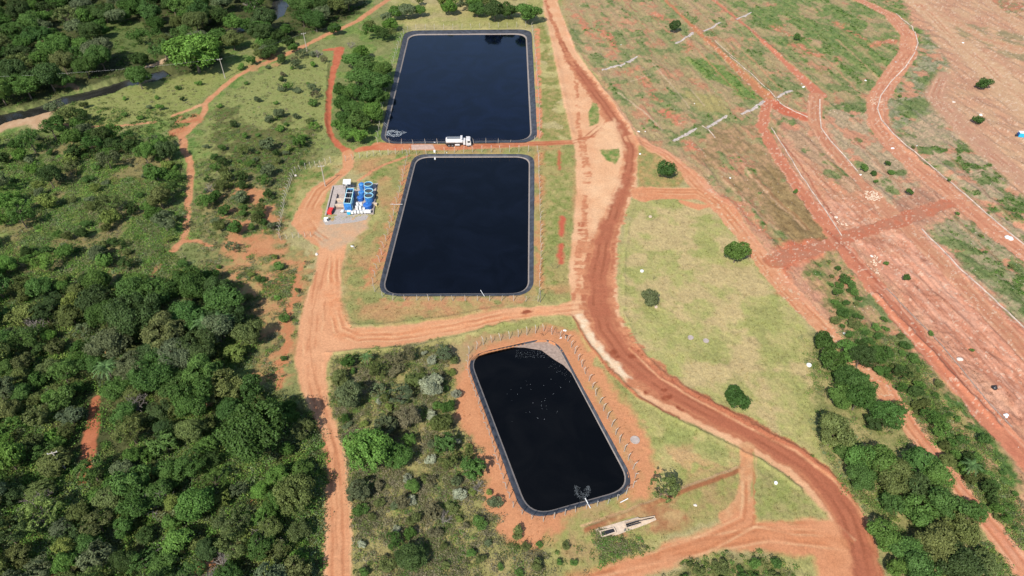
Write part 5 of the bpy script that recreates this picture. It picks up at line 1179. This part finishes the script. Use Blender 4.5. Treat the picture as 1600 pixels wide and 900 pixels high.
for pts, lb in (([(940, 110), (955, 105), (972, 102), (985, 95), (996, 88)], 'grey gravel drain strip nearest the main road on the terraces'), ([(1055, 68), (1070, 60), (1083, 51)], 'grey gravel drain strip beside the small dark terrace tree'),
                ([(1099, 50), (1112, 43), (1125, 35)], 'grey gravel drain strip right of the one by the dark terrace tree'), ([(1150, 31), (1162, 25), (1174, 19)], 'short faint gravel strip on the topmost green terrace'),
                ([(1051, 221), (1070, 211), (1088, 201)], 'grey gravel drain strip lowest on the terraces by the red patches'), ([(1104, 200), (1120, 190), (1136, 181)], 'grey gravel drain strip next above the lowest one'), ([(1158, 179), (1177, 170), (1194, 158)], 'grey gravel drain strip ending at the terrace split'),
                ([(1214, 153), (1225, 146), (1237, 141)], 'grey gravel drain strip inside the terrace split')):
    rp = resample(pts, 3.0); p3 = []; V = []; F = []
    for i, p in enumerate(rp):
        x, y = P(*p); a0 = np.array(P(*rp[max(i - 1, 0)])); b0 = np.array(P(*rp[min(i + 1, len(rp) - 1)])); d0 = (b0 - a0) / np.linalg.norm(b0 - a0)
        wd = random.uniform(.35, 1.0); wo_ = random.uniform(.35, 1.0); nx, ny = -d0[1], d0[0]; g = gz(x, y) + .1
        V += [(x + nx * wd * 1.2, y + ny * wd * 1.2, g - .3), (x + nx * wd * .7, y + ny * wd * .7, g), (x, y, g + random.uniform(0, .12)), (x - nx * wo_ * .7, y - ny * wo_ * .7, g), (x - nx * wo_ * 1.2, y - ny * wo_ * 1.2, g - .3)]
        if i: k5 = 5 * i; F += [(k5 - 5 + j, k5 - 4 + j, k5 + 1 + j, k5 + j) for j in range(4)]
    m = MB(); m.add(V, F); tag(m.build('gravel_drain', m_gravp), lb, 'drain', 'kerbs and drains of the terraces')
kerb('gravel_drain', 'thin curved concrete gutter in the yellow terrace patch', 'drain', [(1097, 197), (1107, 203), (1117, 216)], .35, .08, m_kerb)

# ------------------------------------------------------------------ tank truck
def wheel(root, x, y, r_=.52, wd=.3):
    g = MB(); g.tube((x, y - wd / 2, r_), (x, y + wd / 2, r_), r_, n=18); o = g.build('wheel', m_tyre, root)
    h_ = MB(); s_ = -1 if y < 0 else 1; h_.tube((x, y + s_ * (wd / 2 - .02), r_), (x, y + s_ * (wd / 2 + .02), r_), r_ * .5, n=12); h_.build('rim', m_metal, o)
x, y, g = at(716, 227)
tr = thing('tank_truck', 'white tank truck parked on the dirt road between the two big ponds', 'truck', (x, y, g), R(1))
m = MB(); m.box((-.6, 0, .85), (7.6, .9, .25)).box((-4.1, 0, .75), (.15, 2.3, .3)); m.build('chassis', m_dark, tr)
m = MB(); n_ = 22; prof = [(-4.1, .86), (-4.0, 1.0), (1.6, 1.0), (1.7, .86)]
V = []; F = []
for (xx, k_) in prof:
    for i in range(n_):
        a_ = 2 * math.pi * i / n_; V.append((xx, 1.22 * k_ * math.cos(a_), 2.0 + .98 * k_ * math.sin(a_)))
for j in range(3):
    for i in range(n_): F.append((j * n_ + i, j * n_ + (i + 1) % n_, (j + 1) * n_ + (i + 1) % n_, (j + 1) * n_ + i))
F += [tuple(range(n_))[::-1], tuple(range(3 * n_, 4 * n_))]
m.add(V, F); tk = m.build('tank', m_truckw, tr, smooth=False)
m = MB()
for xx in (-2.5, -1.0, .4): m.box((xx, 0, 2.99), (.5, .5, .14))
m.build('hatch', m_metal, tk)
m = MB(); m.box((-1.1, .75, 2.98), (5.2, .06, .06)).box((-1.1, -.75, 2.98), (5.2, .06, .06)).box((-1.2, 0, 2.96), (5.0, 1.1, .03)); m.build('walkway', m_metal, tk)
m = MB(); m.box((1.2, 0, 3.0), (.7, 2.3, .35)); m.build('tank_head', m_truckw, tr)
m = MB(); m.box((2.15, 0, 1.5), (.75, 2.2, 1.5)).box((-.2, -1.1, .8), (1.6, .3, .5)); m.build('side_locker', m_truckw, tr, bevel=.05)
m = MB()
pr = [(2.75, .55), (4.45, .55), (4.5, 1.4), (4.3, 2.5), (4.1, 2.75), (2.8, 2.8)]
m.add([(a_, -1.2, b_) for a_, b_ in pr] + [(a_, 1.2, b_) for a_, b_ in pr], [tuple(range(6)), tuple(range(6, 12))[::-1]] + [(i, i + 6, (i + 1) % 6 + 6, (i + 1) % 6) for i in range(6)])
cab = m.build('cab', m_truckw, tr, bevel=.06)
m = MB(); m.add([(4.515, -1.05, 1.5), (4.515, 1.05, 1.5), (4.335, 1.0, 2.4), (4.335, -1.0, 2.4)], [(0, 1, 2, 3)]); m.build('windscreen', m_glass, cab)
for s_ in (-1, 1):
    m = MB(); m.box((3.75, s_ * 1.205, 1.95), (.9, .02, .65)); m.build('side_window', m_glass, cab)
    m = MB(); m.box((4.5, s_ * 1.38, 2.0), (.12, .18, .5)); m.build('mirror', m_dark, cab)
    m = MB(); m.box((4.51, s_ * .85, .95), (.05, .35, .2)); m.build('headlight', m_white, cab)
m = MB(); m.box((4.5, 0, .62), (.18, 2.4, .3)); m.build('bumper', m_dark, cab)
for xx in (3.5, -1.9, -3.1):
    for s_ in (-1, 1): wheel(tr, xx, s_ * 1.02)
# concrete pad on that road
m = MB(); q = [P(642.5, 226.5), (P(676, 226)), P(680, 233.5), P(643, 234)]; m.prism(q, -.2, .09); tag(m.build('concrete_pad', flat_mat('pinkish_concrete', (.37, .25, .195), .9, scale=1)), 'pale pink concrete pad set in the road between the ponds', 'pad')
for (px, py, sz, lb) in ((679, 238, .9, 'small pale slab by the near side of the pond road'), (637.5, 222.5, .5, 'small white box on the near bank of the upper pond'), (679, 222, .8, 'taller white box on the near bank of the upper pond'), (679.5, 246, .7, 'white float at the far edge of the middle pond'),
                         (698, 239, .35, 'tiny white stone behind the tank truck')):
    x, y = P(px, py); m = MB(); m.box((0, 0, sz * .4), (sz * .7, sz * .6, sz * .8), taper=.85).box((0, 0, sz * .84), (sz * .75, sz * .65, .08)); o = m.build('white_box', m_white, bevel=.03); o.location = (x, y, gz(x, y) if gz(x, y) > -.5 else WZ - .1); tag(o, lb, 'box')

# ------------------------------------------------------------------ treatment plant
def Z(px, py, z=0):            # picture point from the 12.86x close-up of the plant
    return P(505 + px / 12.86, 275 + py / 12.86, z)
slab = thing('concrete_slab', 'grey concrete slab with drying bays under the blue treatment tanks', 'slab')
m = MB(); m.prism([Z(195, 195), Z(1105, 150), Z(1010, 770), Z(50, 785)], -.3, .12); m.build('floor', m_conc, slab)
m = MB(); m.prism([Z(225, 200, 1), Z(455, 195, 1), Z(440, 355, 1), Z(285, 345, 1), Z(215, 640, 1), Z(125, 630, 1)], .1, 1.0); m.build('raised_deck', m_conc, slab, bevel=.04)
for a_ in ([(270, 445), (440, 445), (437, 472), (262, 472)], [(242, 558), (412, 558), (408, 580), (236, 580)]):
    m = MB(); m.prism([Z(p[0], p[1], 1) for p in a_], .1, 1.0); m.build('bay_divider', m_concp, slab, bevel=.03)
m = MB(); m.prism([Z(250, 580, .15), Z(420, 580, .15), Z(400, 668, .15), Z(232, 668, .15)], .1, .17); m.build('bay_floor', m_brick, slab)
m = MB(); m.prism([Z(205, 215, .2), Z(225, 215, .2), Z(92, 782, .2), Z(68, 782, .2)], .1, .14); m.prism([Z(1078, 160, .2), Z(1098, 160, .2), Z(1010, 745, .2), Z(985, 745, .2)], .1, .14); m.build('painted_gap_shade', m_dark, slab)  # shade of the gaps along both slab edges, put in as flat dark strips
m = MB(); m.prism([Z(1040, 440, .6), Z(1052, 440, .6), Z(1010, 745, .6), Z(996, 745, .6)], .1, .6); m.prism([Z(178, 205, .2), Z(204, 205, .2), Z(62, 785, .2), Z(30, 785, .2)], .1, .3); m.build('edge_wall', m_conc, slab)
m = MB(); m.prism([Z(40, 788), Z(935, 770), Z(860, 880), Z(640, 930), Z(380, 960), Z(50, 985), Z(-10, 900)], -.2, .05); tag(m.build('concrete_apron', m_gravel), 'rough grey apron of gravel and concrete in front of the treatment slab', 'apron')
# rectangular blue tank
c4 = [Z(480, 240, 2.6), Z(618, 240, 2.6), Z(552, 560, 2.6), Z(405, 550, 2.6)]
bt = thing('clarifier_tank', 'long open blue rectangular tank with pale rim on the concrete slab', 'tank')
c4 = [np.array(p) for p in c4]; cc = sum(c4) / 4
inn = [cc + (p - cc) * np.array([.84, .93]) for p in c4]
m = MB()
V = [(p[0], p[1], .12) for p in c4] + [(p[0], p[1], 2.55) for p in c4] + [(p[0], p[1], 2.55) for p in inn] + [(p[0], p[1], 1.0) for p in inn]
m.add(V, [(0, 1, 5, 4), (1, 2, 6, 5), (2, 3, 7, 6), (3, 0, 4, 7), (4, 5, 9, 8), (5, 6, 10, 9), (6, 7, 11, 10), (7, 4, 8, 11), (8, 9, 13, 12), (9, 10, 14, 13), (10, 11, 15, 14), (11, 8, 12, 15), (3, 2, 1, 0)])
m.build('tank_wall', m_blue, bt)
m = MB()
for i in range(4):
    a_, b_ = c4[i], c4[(i + 1) % 4]; d = b_ - a_; L = np.linalg.norm(d); mid = (a_ + b_) / 2 + (cc - (a_ + b_) / 2) * .05
    m.box((mid[0], mid[1], 2.6), (L, .2, .1), rz=math.atan2(d[1], d[0]))
m.build('rim', m_teal, bt)
m = MB(); m.prism([tuple(p) for p in inn], 1.7, 1.9); m.build('liquid', m_liq, bt)
m = MB()
for k in (.33, .66):
    a_ = c4[0] + (c4[3] - c4[0]) * k; b_ = c4[1] + (c4[2] - c4[1]) * k; d = b_ - a_; mid = (a_ + b_) / 2
    m.box((mid[0], mid[1], 2.7), (np.linalg.norm(d), .14, .1), rz=math.atan2(d[1], d[0]))
m.build('cross_beam', m_white, bt)
m = MB()
for k in (-.18, .18):
    a_ = (c4[0] + c4[1]) / 2 + np.array([k * 2.2, 0]); b_ = (c4[2] + c4[3]) / 2 + np.array([k * 2.2, .3]); m.tube((a_[0], a_[1], 2.15), (b_[0], b_[1], 2.15), .16, n=8)
m.build('pipe', m_dark, bt)
m = MB(); e = (c4[1] + c4[2]) / 2
for k in (.55, .95):
    q = c4[1] + (c4[2] - c4[1]) * k; m.tube((q[0] + .35, q[1], .1), (q[0] + .1, q[1], 3.2), .05, n=6)
q1 = c4[1] + (c4[2] - c4[1]) * .55; q2 = c4[1] + (c4[2] - c4[1]) * .95
for z_ in (1.2, 2.2, 3.2): m.tube((q1[0] + .3, q1[1], z_), (q2[0] + .3, q2[1], z_), .04, n=6)
m.build('ladder_rail', m_teal, bt)
def round_tank(px, py, r_, h_, lb, open_top=True, mat=None):
    x, y = Z(px, py, h_); t_ = thing('round_tank', lb, 'tank', (x, y, .12), 0, 'blue round tanks of the treatment plant')
    m = MB()
    if open_top:
        m.lathe((0, 0, 0), [(r_ * .92, 0), (r_, h_), (r_ * .93, h_), (r_ * .9, h_ - .55)], 28); m.build('shell', mat or m_blue, t_, smooth=False)
        m = MB(); m.lathe((0, 0, 0), [(r_ + .08, h_ - .08), (r_ + .08, h_ + .05), (r_ - .1, h_ + .05), (r_ - .1, h_ - .02)], 28, caps=False); m.build('rim', m_teal, t_)
        m = MB(); m.lathe((0, 0, 0), [(.0, h_ - .36), (r_ * .93, h_ - .35), (r_ * .93, h_ - .3), (0.01, h_ - .3)], 28); m.build('liquid', m_liq, t_)
    else:
        m.lathe((0, 0, 0), [(r_ * .95, 0), (r_, h_ * .85), (r_ * .8, h_ * .95), (r_ * .3, h_)], 24); m.build('shell', mat or m_blued, t_)
        m = MB(); m.lathe((0, 0, 0), [(r_ * .28, h_ - .02), (r_ * .28, h_ + .12), (.02, h_ + .14)], 16); m.build('lid', m_blue, t_)
    m = MB(); m.tube((-r_ - .1, 0, .1), (-r_ - .1, 0, h_ * .8), .06, n=6).tube((-r_ - .1, 0, h_ * .8), (-r_ * .7, 0, h_ * .8), .06, n=6); m.build('pipe', m_white, t_)
round_tank(905, 165, 1.3, 2.2, 'open round blue tank farthest back on the slab')
round_tank(915, 300, 1.28, 2.2, 'open round blue tank in the middle of the right row')
round_tank(915, 395, 1.32, 2.2, 'open round blue tank nearest the camera with pale rim')
round_tank(885, 560, 1.35, 1.7, 'closed dark blue round tank in front of the open ones', False)
round_tank(765, 150, .85, 2.1, 'narrow blue tank farthest back in the left row', False, m_blue)
round_tank(768, 310, .95, 1.5, 'narrow blue tank second in the left row with a white valve', False, m_blue)
round_tank(745, 415, 1.0, 1.4, 'narrow blue tank nearest in the left row with pipework', False, m_blued)
# shed roof on posts
sh = thing('pump_canopy', 'small white roofed canopy on thin posts at the back of the slab', 'canopy')
q = [Z(402, 68, 2.8), Z(556, 64, 2.8), Z(546, 165, 2.8), Z(392, 162, 2.8)]
m = MB(); m.prism(q, 2.75, 2.87); m.build('roof', m_white, sh)
for p in q:
    c_ = np.mean(q, 0); p = np.array(p) * .92 + c_ * .08; m = MB(); m.tube((p[0], p[1], 0), (p[0], p[1], 2.75), .05, n=6); m.build('post', m_metal, sh)
x, y = Z(500, 210, .3); pm = thing('pump', 'grey pump set with a pale cover behind the long blue tank', 'pump', (x, y, .1))
m = MB(); m.box((0, 0, .35), (1.7, .9, .6)); m.build('housing', m_metal, pm, bevel=.06)
m = MB(); m.tube((-.6, 0, .8), (.7, 0, .8), .3, n=14); m.build('motor', m_metal, pm)
m = MB(); m.tube((-1.2, -.2, .4), (-1.2, -.2, 1.6), .1, n=8).tube((-1.2, -.2, 1.5), (0, -.2, 1.1), .08, n=8); m.build('pipe', m_dark, pm)
# red unit
x, y = Z(148, 705, .6); rd = thing('generator', 'red generator box in the near left corner of the treatment slab', 'generator', (x, y, .12), R(-6))
m = MB(); m.box((0, 0, .55), (1.35, 2.5, .95)); m.build('housing', m_red, rd, bevel=.08)
m = MB(); m.box((0, .3, 1.06), (.7, .5, .08)).box((0, -.6, 1.05), (.9, .5, .06)); m.build('vent', m_red, rd)
m = MB(); m.box((.8, 0, .5), (.12, 2.3, .7)); m.build('side_panel', m_dark, rd)
# white containers
k_ = 0
WB = [(685, 540, 1.6, 'left back', 'white container at the back of the left tall column'), (755, 540, 1.6, '', 'white container at the back of the right tall column'), (672, 610, 1.3, '', 'white container in the middle of the left column'), (742, 610, 1.3, '', 'white container in the middle of the right column'),
      (815, 640, 1.1, '', 'white container in front of the closed dark blue tank'), (640, 700, 1.0, '', 'leftmost white container of the full front row'), (706, 700, 1.0, '', 'second white container from the left in the front row'), (770, 700, 1.0, '', 'third white container from the left in the front row'),
      (835, 695, 1.0, '', 'fourth white container from the left in the front row'), (880, 690, 1.0, '', 'fifth white container from the left in the front row'), (930, 690, 1.0, '', 'rightmost white container of the front row'), (580, 715, .9, '', 'lone white container beside the pale blue bin on the slab')]
for (px, py, h_, _, lb) in WB:
    x, y = Z(px, py, h_); b_ = thing('white_container', lb, 'container', (x, y, .12), R(random.uniform(-4, 4)), 'white containers at the front of the slab')
    m = MB(); m.box((0, 0, h_ / 2 + .06), (.74, .8, h_ - .1)); m.build('body', m_white, b_, bevel=.07)
    m = MB(); m.lathe((0, 0, 0), [(.16, h_ - .02), (.16, h_ + .08), (.02, h_ + .09)], 10); m.build('cap', m_metal, b_)
    m = MB(); m.box((0, 0, .05), (.85, .9, .1)); m.build('pallet', m_dark, b_)
x, y = Z(515, 720, .8); b_ = thing('blue_bin', 'pale blue bin with a white lid in front of the long blue tank', 'bin', (x, y, .12))
m = MB(); m.box((0, 0, .4), (.95, 1.0, .8), taper=1.1); m.build('body', m_cyan, b_); m = MB(); m.box((0, 0.2, .85), (1.05, .9, .1)); m.build('lid', m_white, b_)
x, y = Z(385, 700, .3); b_ = thing('white_sack', 'flat white sack lying on the slab left of the pale blue bin', 'sack', (x, y, .12)); m = MB(); m.box((0, 0, .17), (1.0, 1.3, .34), taper=.8); m.build('body', m_white, b_, bevel=.12)
x, y = Z(395, 735, .1); b_ = MB()
for i in range(10): b_.tube((x + i * .09 - .8, y - .2 * math.sin(i * 1.3), .17), (x + i * .09 + .5, y + .25 * math.cos(i), .2), .04, n=5)
tag(b_.build('pipe_offcuts', m_dark), 'dark scrap pipes lying at the front of the slab', 'pipes')
x, y = Z(60, 860, .8); b_ = thing('electric_cabinet', 'white electric cabinet on the apron in front of the red generator', 'cabinet', (x, y, .0), R(5))
m = MB(); m.box((0, 0, .55), (1.1, .6, 1.1)); m.build('body', m_white, b_, bevel=.03); m = MB(); m.box((.35, -.31, .6), (.35, .02, .8)); m.build('door', m_dark, b_); m = MB(); m.box((0, 0, 1.13), (1.25, .75, .06)); m.build('roof', m_white, b_)
x, y = Z(1050, 560, .6); b_ = thing('crate', 'ochre crate outside the right edge of the treatment slab', 'crate', (x, y, 0)); m = MB(); m.box((0, 0, .35), (.9, .9, .7)); m.build('body', m_yellow, b_, bevel=.03); m = MB(); m.box((0, 0, .72), (1, 1, .06)); m.build('lid', m_concp, b_)

# ------------------------------------------------------------------ utility poles and line
def upole(bx, by, h_, lb, arm=R(0), lean=(0, 0)):
    x, y, g = at(bx, by); t_ = thing('utility_pole', lb, 'utility pole', (x, y, g)); t_.rotation_euler = (lean[0], lean[1], 0)
    m = MB(); m.tube((0, 0, -.5), (0, 0, h_), .17, .11, 10); m.build('pole', m_post, t_)
    m = MB(); m.box((0, 0, h_ - .35), (1.9, .12, .14), rz=arm); m.build('crossarm', m_post, t_)
    for s_ in (-.85, 0.05, .85):
        m = MB(); m.lathe((s_ * math.cos(arm), s_ * math.sin(arm), h_ - .28), [(.05, 0), (.09, .08), (.05, .22)], 8); m.build('insulator', m_white, t_)
    return Vector((x, y, g + h_ - .05))
P1 = upole(352, 122.5, 8.2, 'white utility pole left of the far footpath above the fork', R(30))
P2 = upole(480, 81, 8.2, 'white utility pole right of the far footpath near the small lone tree', R(20))
P3 = upole(508.5, 291, 7.6, 'white utility pole beside the treatment plant yard', R(10))
P4 = upole(103, 733, 5.6, 'pale utility pole half swallowed by trees in the left wood', R(15), (R(-3), R(-6)))
P5 = upole(743, 5, 8, 'utility pole at the top edge beyond the upper pond', R(10))
def wire(a_, b_, lb, sag=.8):
    m = MB(); pr_ = None
    for i in range(13):
        t_ = i / 12; q = a_.lerp(b_, t_) - Vector((0, 0, 4 * sag * t_ * (1 - t_)))
        if pr_ is not None: m.tube(pr_, q, .012, n=4, cap=False)
        pr_ = q
    tag(m.build('power_line', m_wire), lb, 'wire')
wire(P1, P2, 'power line between the two poles by the far footpath')
wire(P1, P1 + Vector((-110, -22, 2)), 'power line running left over the stream from the upper left pole', 2)
wire(P2, P5, 'power line from the far footpath pole to the top edge pole', 1.5)

# ------------------------------------------------------------------ concrete inlet trough (close-up 10x, origin 900,760)
def Q(px, py, z=0): return P(900 + px / 10, 760 + py / 10, z)
tr_ = thing('inlet_trough', 'pale concrete inlet trough with a dark basin and two narrow channels below the lower pond', 'trough')
m = MB(); m.prism([Q(300, 672), Q(960, 478), Q(1005, 500), Q(1222, 460), Q(1255, 522), Q(1100, 592), Q(380, 855)], -.3, .06); m.build('base', m_concp, tr_)
def wallq(a_, b_, w_=.18, z0=.06, z1=.42):
    a_ = np.array(Q(*a_, z1)); b_ = np.array(Q(*b_, z1)); d = b_ - a_; m_ = (a_ + b_) / 2; return ((m_[0], m_[1], (z0 + z1) / 2), (np.linalg.norm(d) + w_, w_, z1 - z0), math.atan2(d[1], d[0]))
m = MB()
for i, (a_, b_) in enumerate((((375, 700), (590, 645)), ((590, 645), (625, 710)), ((625, 710), (405, 785)), ((405, 785), (375, 700)))):
    c_, d_, r_ = wallq(a_, b_, .2, .06, .40 + .002 * i); m.box(c_, d_, r_)
m.build('basin_wall', m_concp, tr_)
m = MB(); m.prism([Q(392, 712, .1), Q(588, 655, .1), Q(616, 708, .1), Q(412, 778, .1)], .06, .33); m.build('basin_water', m_black, tr_)
m = MB()
for i, (a_, b_) in enumerate((((765, 555), (965, 490)), ((965, 490), (1005, 505)), ((1005, 505), (1225, 465)), ((760, 590), (965, 530)), ((965, 530), (1005, 542)), ((1005, 542), (1215, 498)), ((775, 640), (1010, 575)), ((765, 575), (785, 645)))):
    c_, d_, r_ = wallq(a_, b_, .16, .06, .38 + .003 * i); m.box(c_, d_, r_)
m.build('channel_wall', m_concp, tr_)
m = MB(); m.prism([Q(775, 600, .1), Q(960, 545, .1), Q(1010, 548, .1), Q(1210, 496, .1), Q(1205, 510, .1), Q(1010, 552, .1), Q(962, 556, .1), Q(780, 612, .1)], .06, .45)
m.prism([Q(790, 632, .1), Q(1003, 572, .1), Q(1005, 586, .1), Q(792, 652, .1)], .06, .44); m.build('channel_water', m_black, tr_)
m = MB(); c_ = Q(757, 700); m.box((c_[0], c_[1], .35), (.22, .12, .6)); m.build('gate', m_metal, tr_)
# outfall pipe and other pipes
def pipe(name, lb, a_, b_, r_, mat=None, cat='pipe'):
    m = MB(); mid = Vector(a_).lerp(Vector(b_), .5) - Vector((0, 0, .03)); m.tube(a_, mid, r_, n=10).tube(mid, b_, r_, n=10); m.tube(Vector(b_) - (Vector(b_) - mid).normalized() * .15, b_, r_ * 1.25, n=10)
    tag(m.build(name, mat or m_white), lb, cat)
a_ = P(922.5, 795); b_ = P(914.5, 778, .5); pipe('outfall_pipe', 'white outfall pipe jutting over the near edge of the lower pond', (a_[0], a_[1], .25), (b_[0], b_[1], .35), .09)
a_ = P(969, 786); b_ = P(981, 779.5); pipe('spare_pipe', 'loose white pipe lying on the bank near the lower pond corner', (a_[0], a_[1], .2), (b_[0], b_[1], .15), .09)
a_ = P(598, 193); b_ = P(606, 200.5, -.3); pipe('inlet_pipe', 'front one of two thin pipes entering the upper pond on its left bank', (a_[0], a_[1], .25), (b_[0], b_[1], -.3), .07, m_metal)
a_ = P(600, 192); b_ = P(606.5, 197, -.3); pipe('inlet_pipe', 'rear one of two thin pipes entering the upper pond on its left bank', (a_[0], a_[1], .25), (b_[0], b_[1], -.3), .07, m_metal)
a_ = P(604, 176); b_ = P(607, 184, -.3); pipe('inlet_pipe', 'thin pipe entering the upper pond above the pair on its left bank', (a_[0], a_[1], .25), (b_[0], b_[1], -.3), .06, m_metal)
a_ = P(757, 464); b_ = P(751, 453.5, -.5); pipe('inlet_pipe', 'pale pipe dipping into the near edge of the middle pond', (a_[0], a_[1], .25), (b_[0], b_[1], -.5), .07)
a_ = P(610, 320); b_ = P(629, 320); pipe('inlet_pipe', 'thin pale pipe crossing the left bank of the middle pond beside the plant', (a_[0], a_[1], .2), (b_[0], b_[1], .2), .05)
a_ = P(843.5, 473); b_ = P(844.5, 452, 2.2); 
m = MB(); m.tube((*P(844, 473), 0), (*P(844, 473), 4.2), .09, .07, 8); tag(m.build('gauge_post', m_metal), 'tall green-grey gauge post at the near right corner of the middle pond fence', 'post')

# ------------------------------------------------------------------ markers, stones, bits and pieces
def marker(px, py, r_, lb, mat=None, h_=.25):
    x, y, g = at(px, py); t_ = thing('manhole', lb, 'manhole', (x, y, g))
    m = MB(); m.lathe((0, 0, 0), [(r_, -.2), (r_, h_), (r_ * .82, h_), (r_ * .8, h_ - .05)], 18); m.build('ring', mat or m_concp, t_)
    m = MB(); m.lathe((0, 0, 0), [(.01, h_ - .08), (r_ * .78, h_ - .06), (r_ * .78, h_ + .02), (.01, h_ + .03)], 18); m.build('cover', mat or m_concp, t_)
for a_ in ((992, 688, 1.0, 'grey round manhole beside the right fence of the lower pond', m_conc), (1003, 424, .5, 'white manhole on the left of the dry field', m_white), (1016, 339, .5, 'pale manhole in the green patch at the top of the dry field', m_concp),
           (1079, 528, .7, 'left of two pale grey manholes in the middle of the dry field', m_conc), (1103, 533, .7, 'right of two pale grey manholes in the middle of the dry field', m_conc), (1264, 571, .6, 'white manhole at the left foot of the right-hand thicket', m_white),
           (1212, 755, .35, 'small white round cover on the grass inside the main road bend', m_white), (1000, 241, .35, 'small white cover at the tip of the grass triangle', m_white), (1025, 480, .4, 'pale cover beside the small grey-green tree in the dry field', m_concp)):
    marker(*a_)
def rockthing(px, py, s, lb, mat=None, seed=0, name='rock'):
    rs = random.Random(seed + int(px)); x, y, g = at(px, py); m = MB()
    for _ in range(3):
        cx, cy = rs.uniform(-.4, .4) * s, rs.uniform(-.4, .4) * s; r_ = s * rs.uniform(.3, .55); m.lathe((cx, cy, -.05), [(r_ * .9, 0), (r_, r_ * .4), (r_ * .6, r_ * .8), (r_ * .1, r_ * .95)], 7)
    o = m.build(name, mat or m_rock); o.location = (x, y, g); tag(o, lb, name.replace('_', ' '))
for a_ in ((1394, 232, .9, 'white broken block in the scrub right of the winding terrace road', m_white), (1532, 180, .9, 'grey-white block on a green clump at the top right', m_white), (1546, 130, .9, 'grey block inside the ringed bush at the top right', m_conc), (1505, 67, .8, 'white block at the edge of the top right track', m_white),
           (1577, 372, 1.6, 'white slab fragment lying beside the outermost kerb', m_white), (1344, 273, .8, 'white block at the lower end of the second kerb', m_white), (1252, 131, .7, 'bluish-grey block at the top of the terrace split', m_conc), (1255, 136, .9, 'white slab beside the bluish block at the terrace split', m_white),
           (1319, 522, .9, 'white stone beside the field track above the thicket', m_white), (1500, 563, 1.1, 'pale rock on the bare red slope', m_rock), (1573, 650, .9, 'thin white stone low on the bare red slope', m_white), (1363, 400, .8, 'pale rubble block beside the sunken line of the slope', m_rock),
           (1307, 340, .8, 'pale broken blocks beside the left terrace kerb', m_rock), (1353, 126, .7, 'white stone in the green grass of the upper terrace', m_white), (1085, 162, .4, 'tiny white stone on the yellow terrace patch', m_white), (998, 206, .7, 'white stones at the lower left foot of the terraces', m_white),
           (1008, 206, .5, 'smaller white stone beside the pair at the foot of the terraces', m_white), (1141, 278, .5, 'white stone on the slope below the terraces', m_white), (1086, 790, .5, 'pale stone on the dry ground right of the inlet trough', m_rock), (970, 70, .4, 'tiny white stone on the left terrace grass', m_white),
           (882, 517, .6, 'white rubbish heap behind the right corner of the lower pond', m_white), (876, 528, .4, 'small white rubbish by the far corner of the lower pond', m_white), (550, 385, .6, 'white stump beside the fan of gravel below the plant', m_white), (463, 275, .9, 'white stone at the compound fence corner', m_rock),
           (494, 397, .8, 'pale stone on the left verge of the service road', m_rock), (1399, 97, .9, 'bluish block at the inner bend of the top road', m_conc), (1491, 160, .9, 'pale stones on the bare ground by the wide upper track', m_rock), (1433, 228, .5, 'small white stone beside the long terrace kerb', m_white)):
    rockthing(*a_)
x, y, g = at(1553, 607); o = thing('black_bag', 'black bag dumped on the bare red slope', 'bag', (x, y, g)); m = MB(); m.lathe((0, 0, 0), [(.5, 0), (.65, .25), (.5, .6), (.15, .75), (.22, .9)], 12); m.build('body', m_black, o, smooth=True); m = MB(); m.box((.2, .1, .85), (.2, .3, .15), rz=.5); m.build('knot', m_black, o)
x, y, g = at(1595, 213); o = thing('water_tank', 'sky blue box tank with white lid at the right picture edge', 'tank', (x, y, g), R(-12)); m = MB(); m.box((0, 0, .75), (2.2, 1.6, 1.5), taper=.95); m.build('body', m_cyan, o, bevel=.08); m = MB(); m.box((0, 0, 1.58), (2.3, 1.7, .14)); m.build('lid', m_white, o, bevel=.04); m = MB(); m.box((-1.15, 0, .6), (.1, 1.3, 1.1)); m.build('side_panel', m_blued, o); m = MB(); m.box((-1.6, -.2, .3), (.7, .7, .5)); m.build('step', m_dark, o)
# loose culvert posts by the lower pond's far corner
for (px, py, lb) in ((883.5, 529, 'stout pale stump with a dark cap at the far corner of the lower pond'), (553.5, 388, 'low white marker post beside the service road below the plant')):
    x, y, g = at(px, py); o = thing('marker_post', lb, 'post', (x, y, g)); m = MB(); m.tube((0, 0, -.2), (.05, 0, 1.1), .16, .13, 8); m.build('post', m_post, o); m = MB(); m.tube((.05, 0, 1.1), (.06, 0, 1.3), .18, .15, 8); m.build('cap', m_dark, o)
print('trees', len(TREES), 'ind', len(IND), 'shrubs', len(SHR), 'verts', NV)
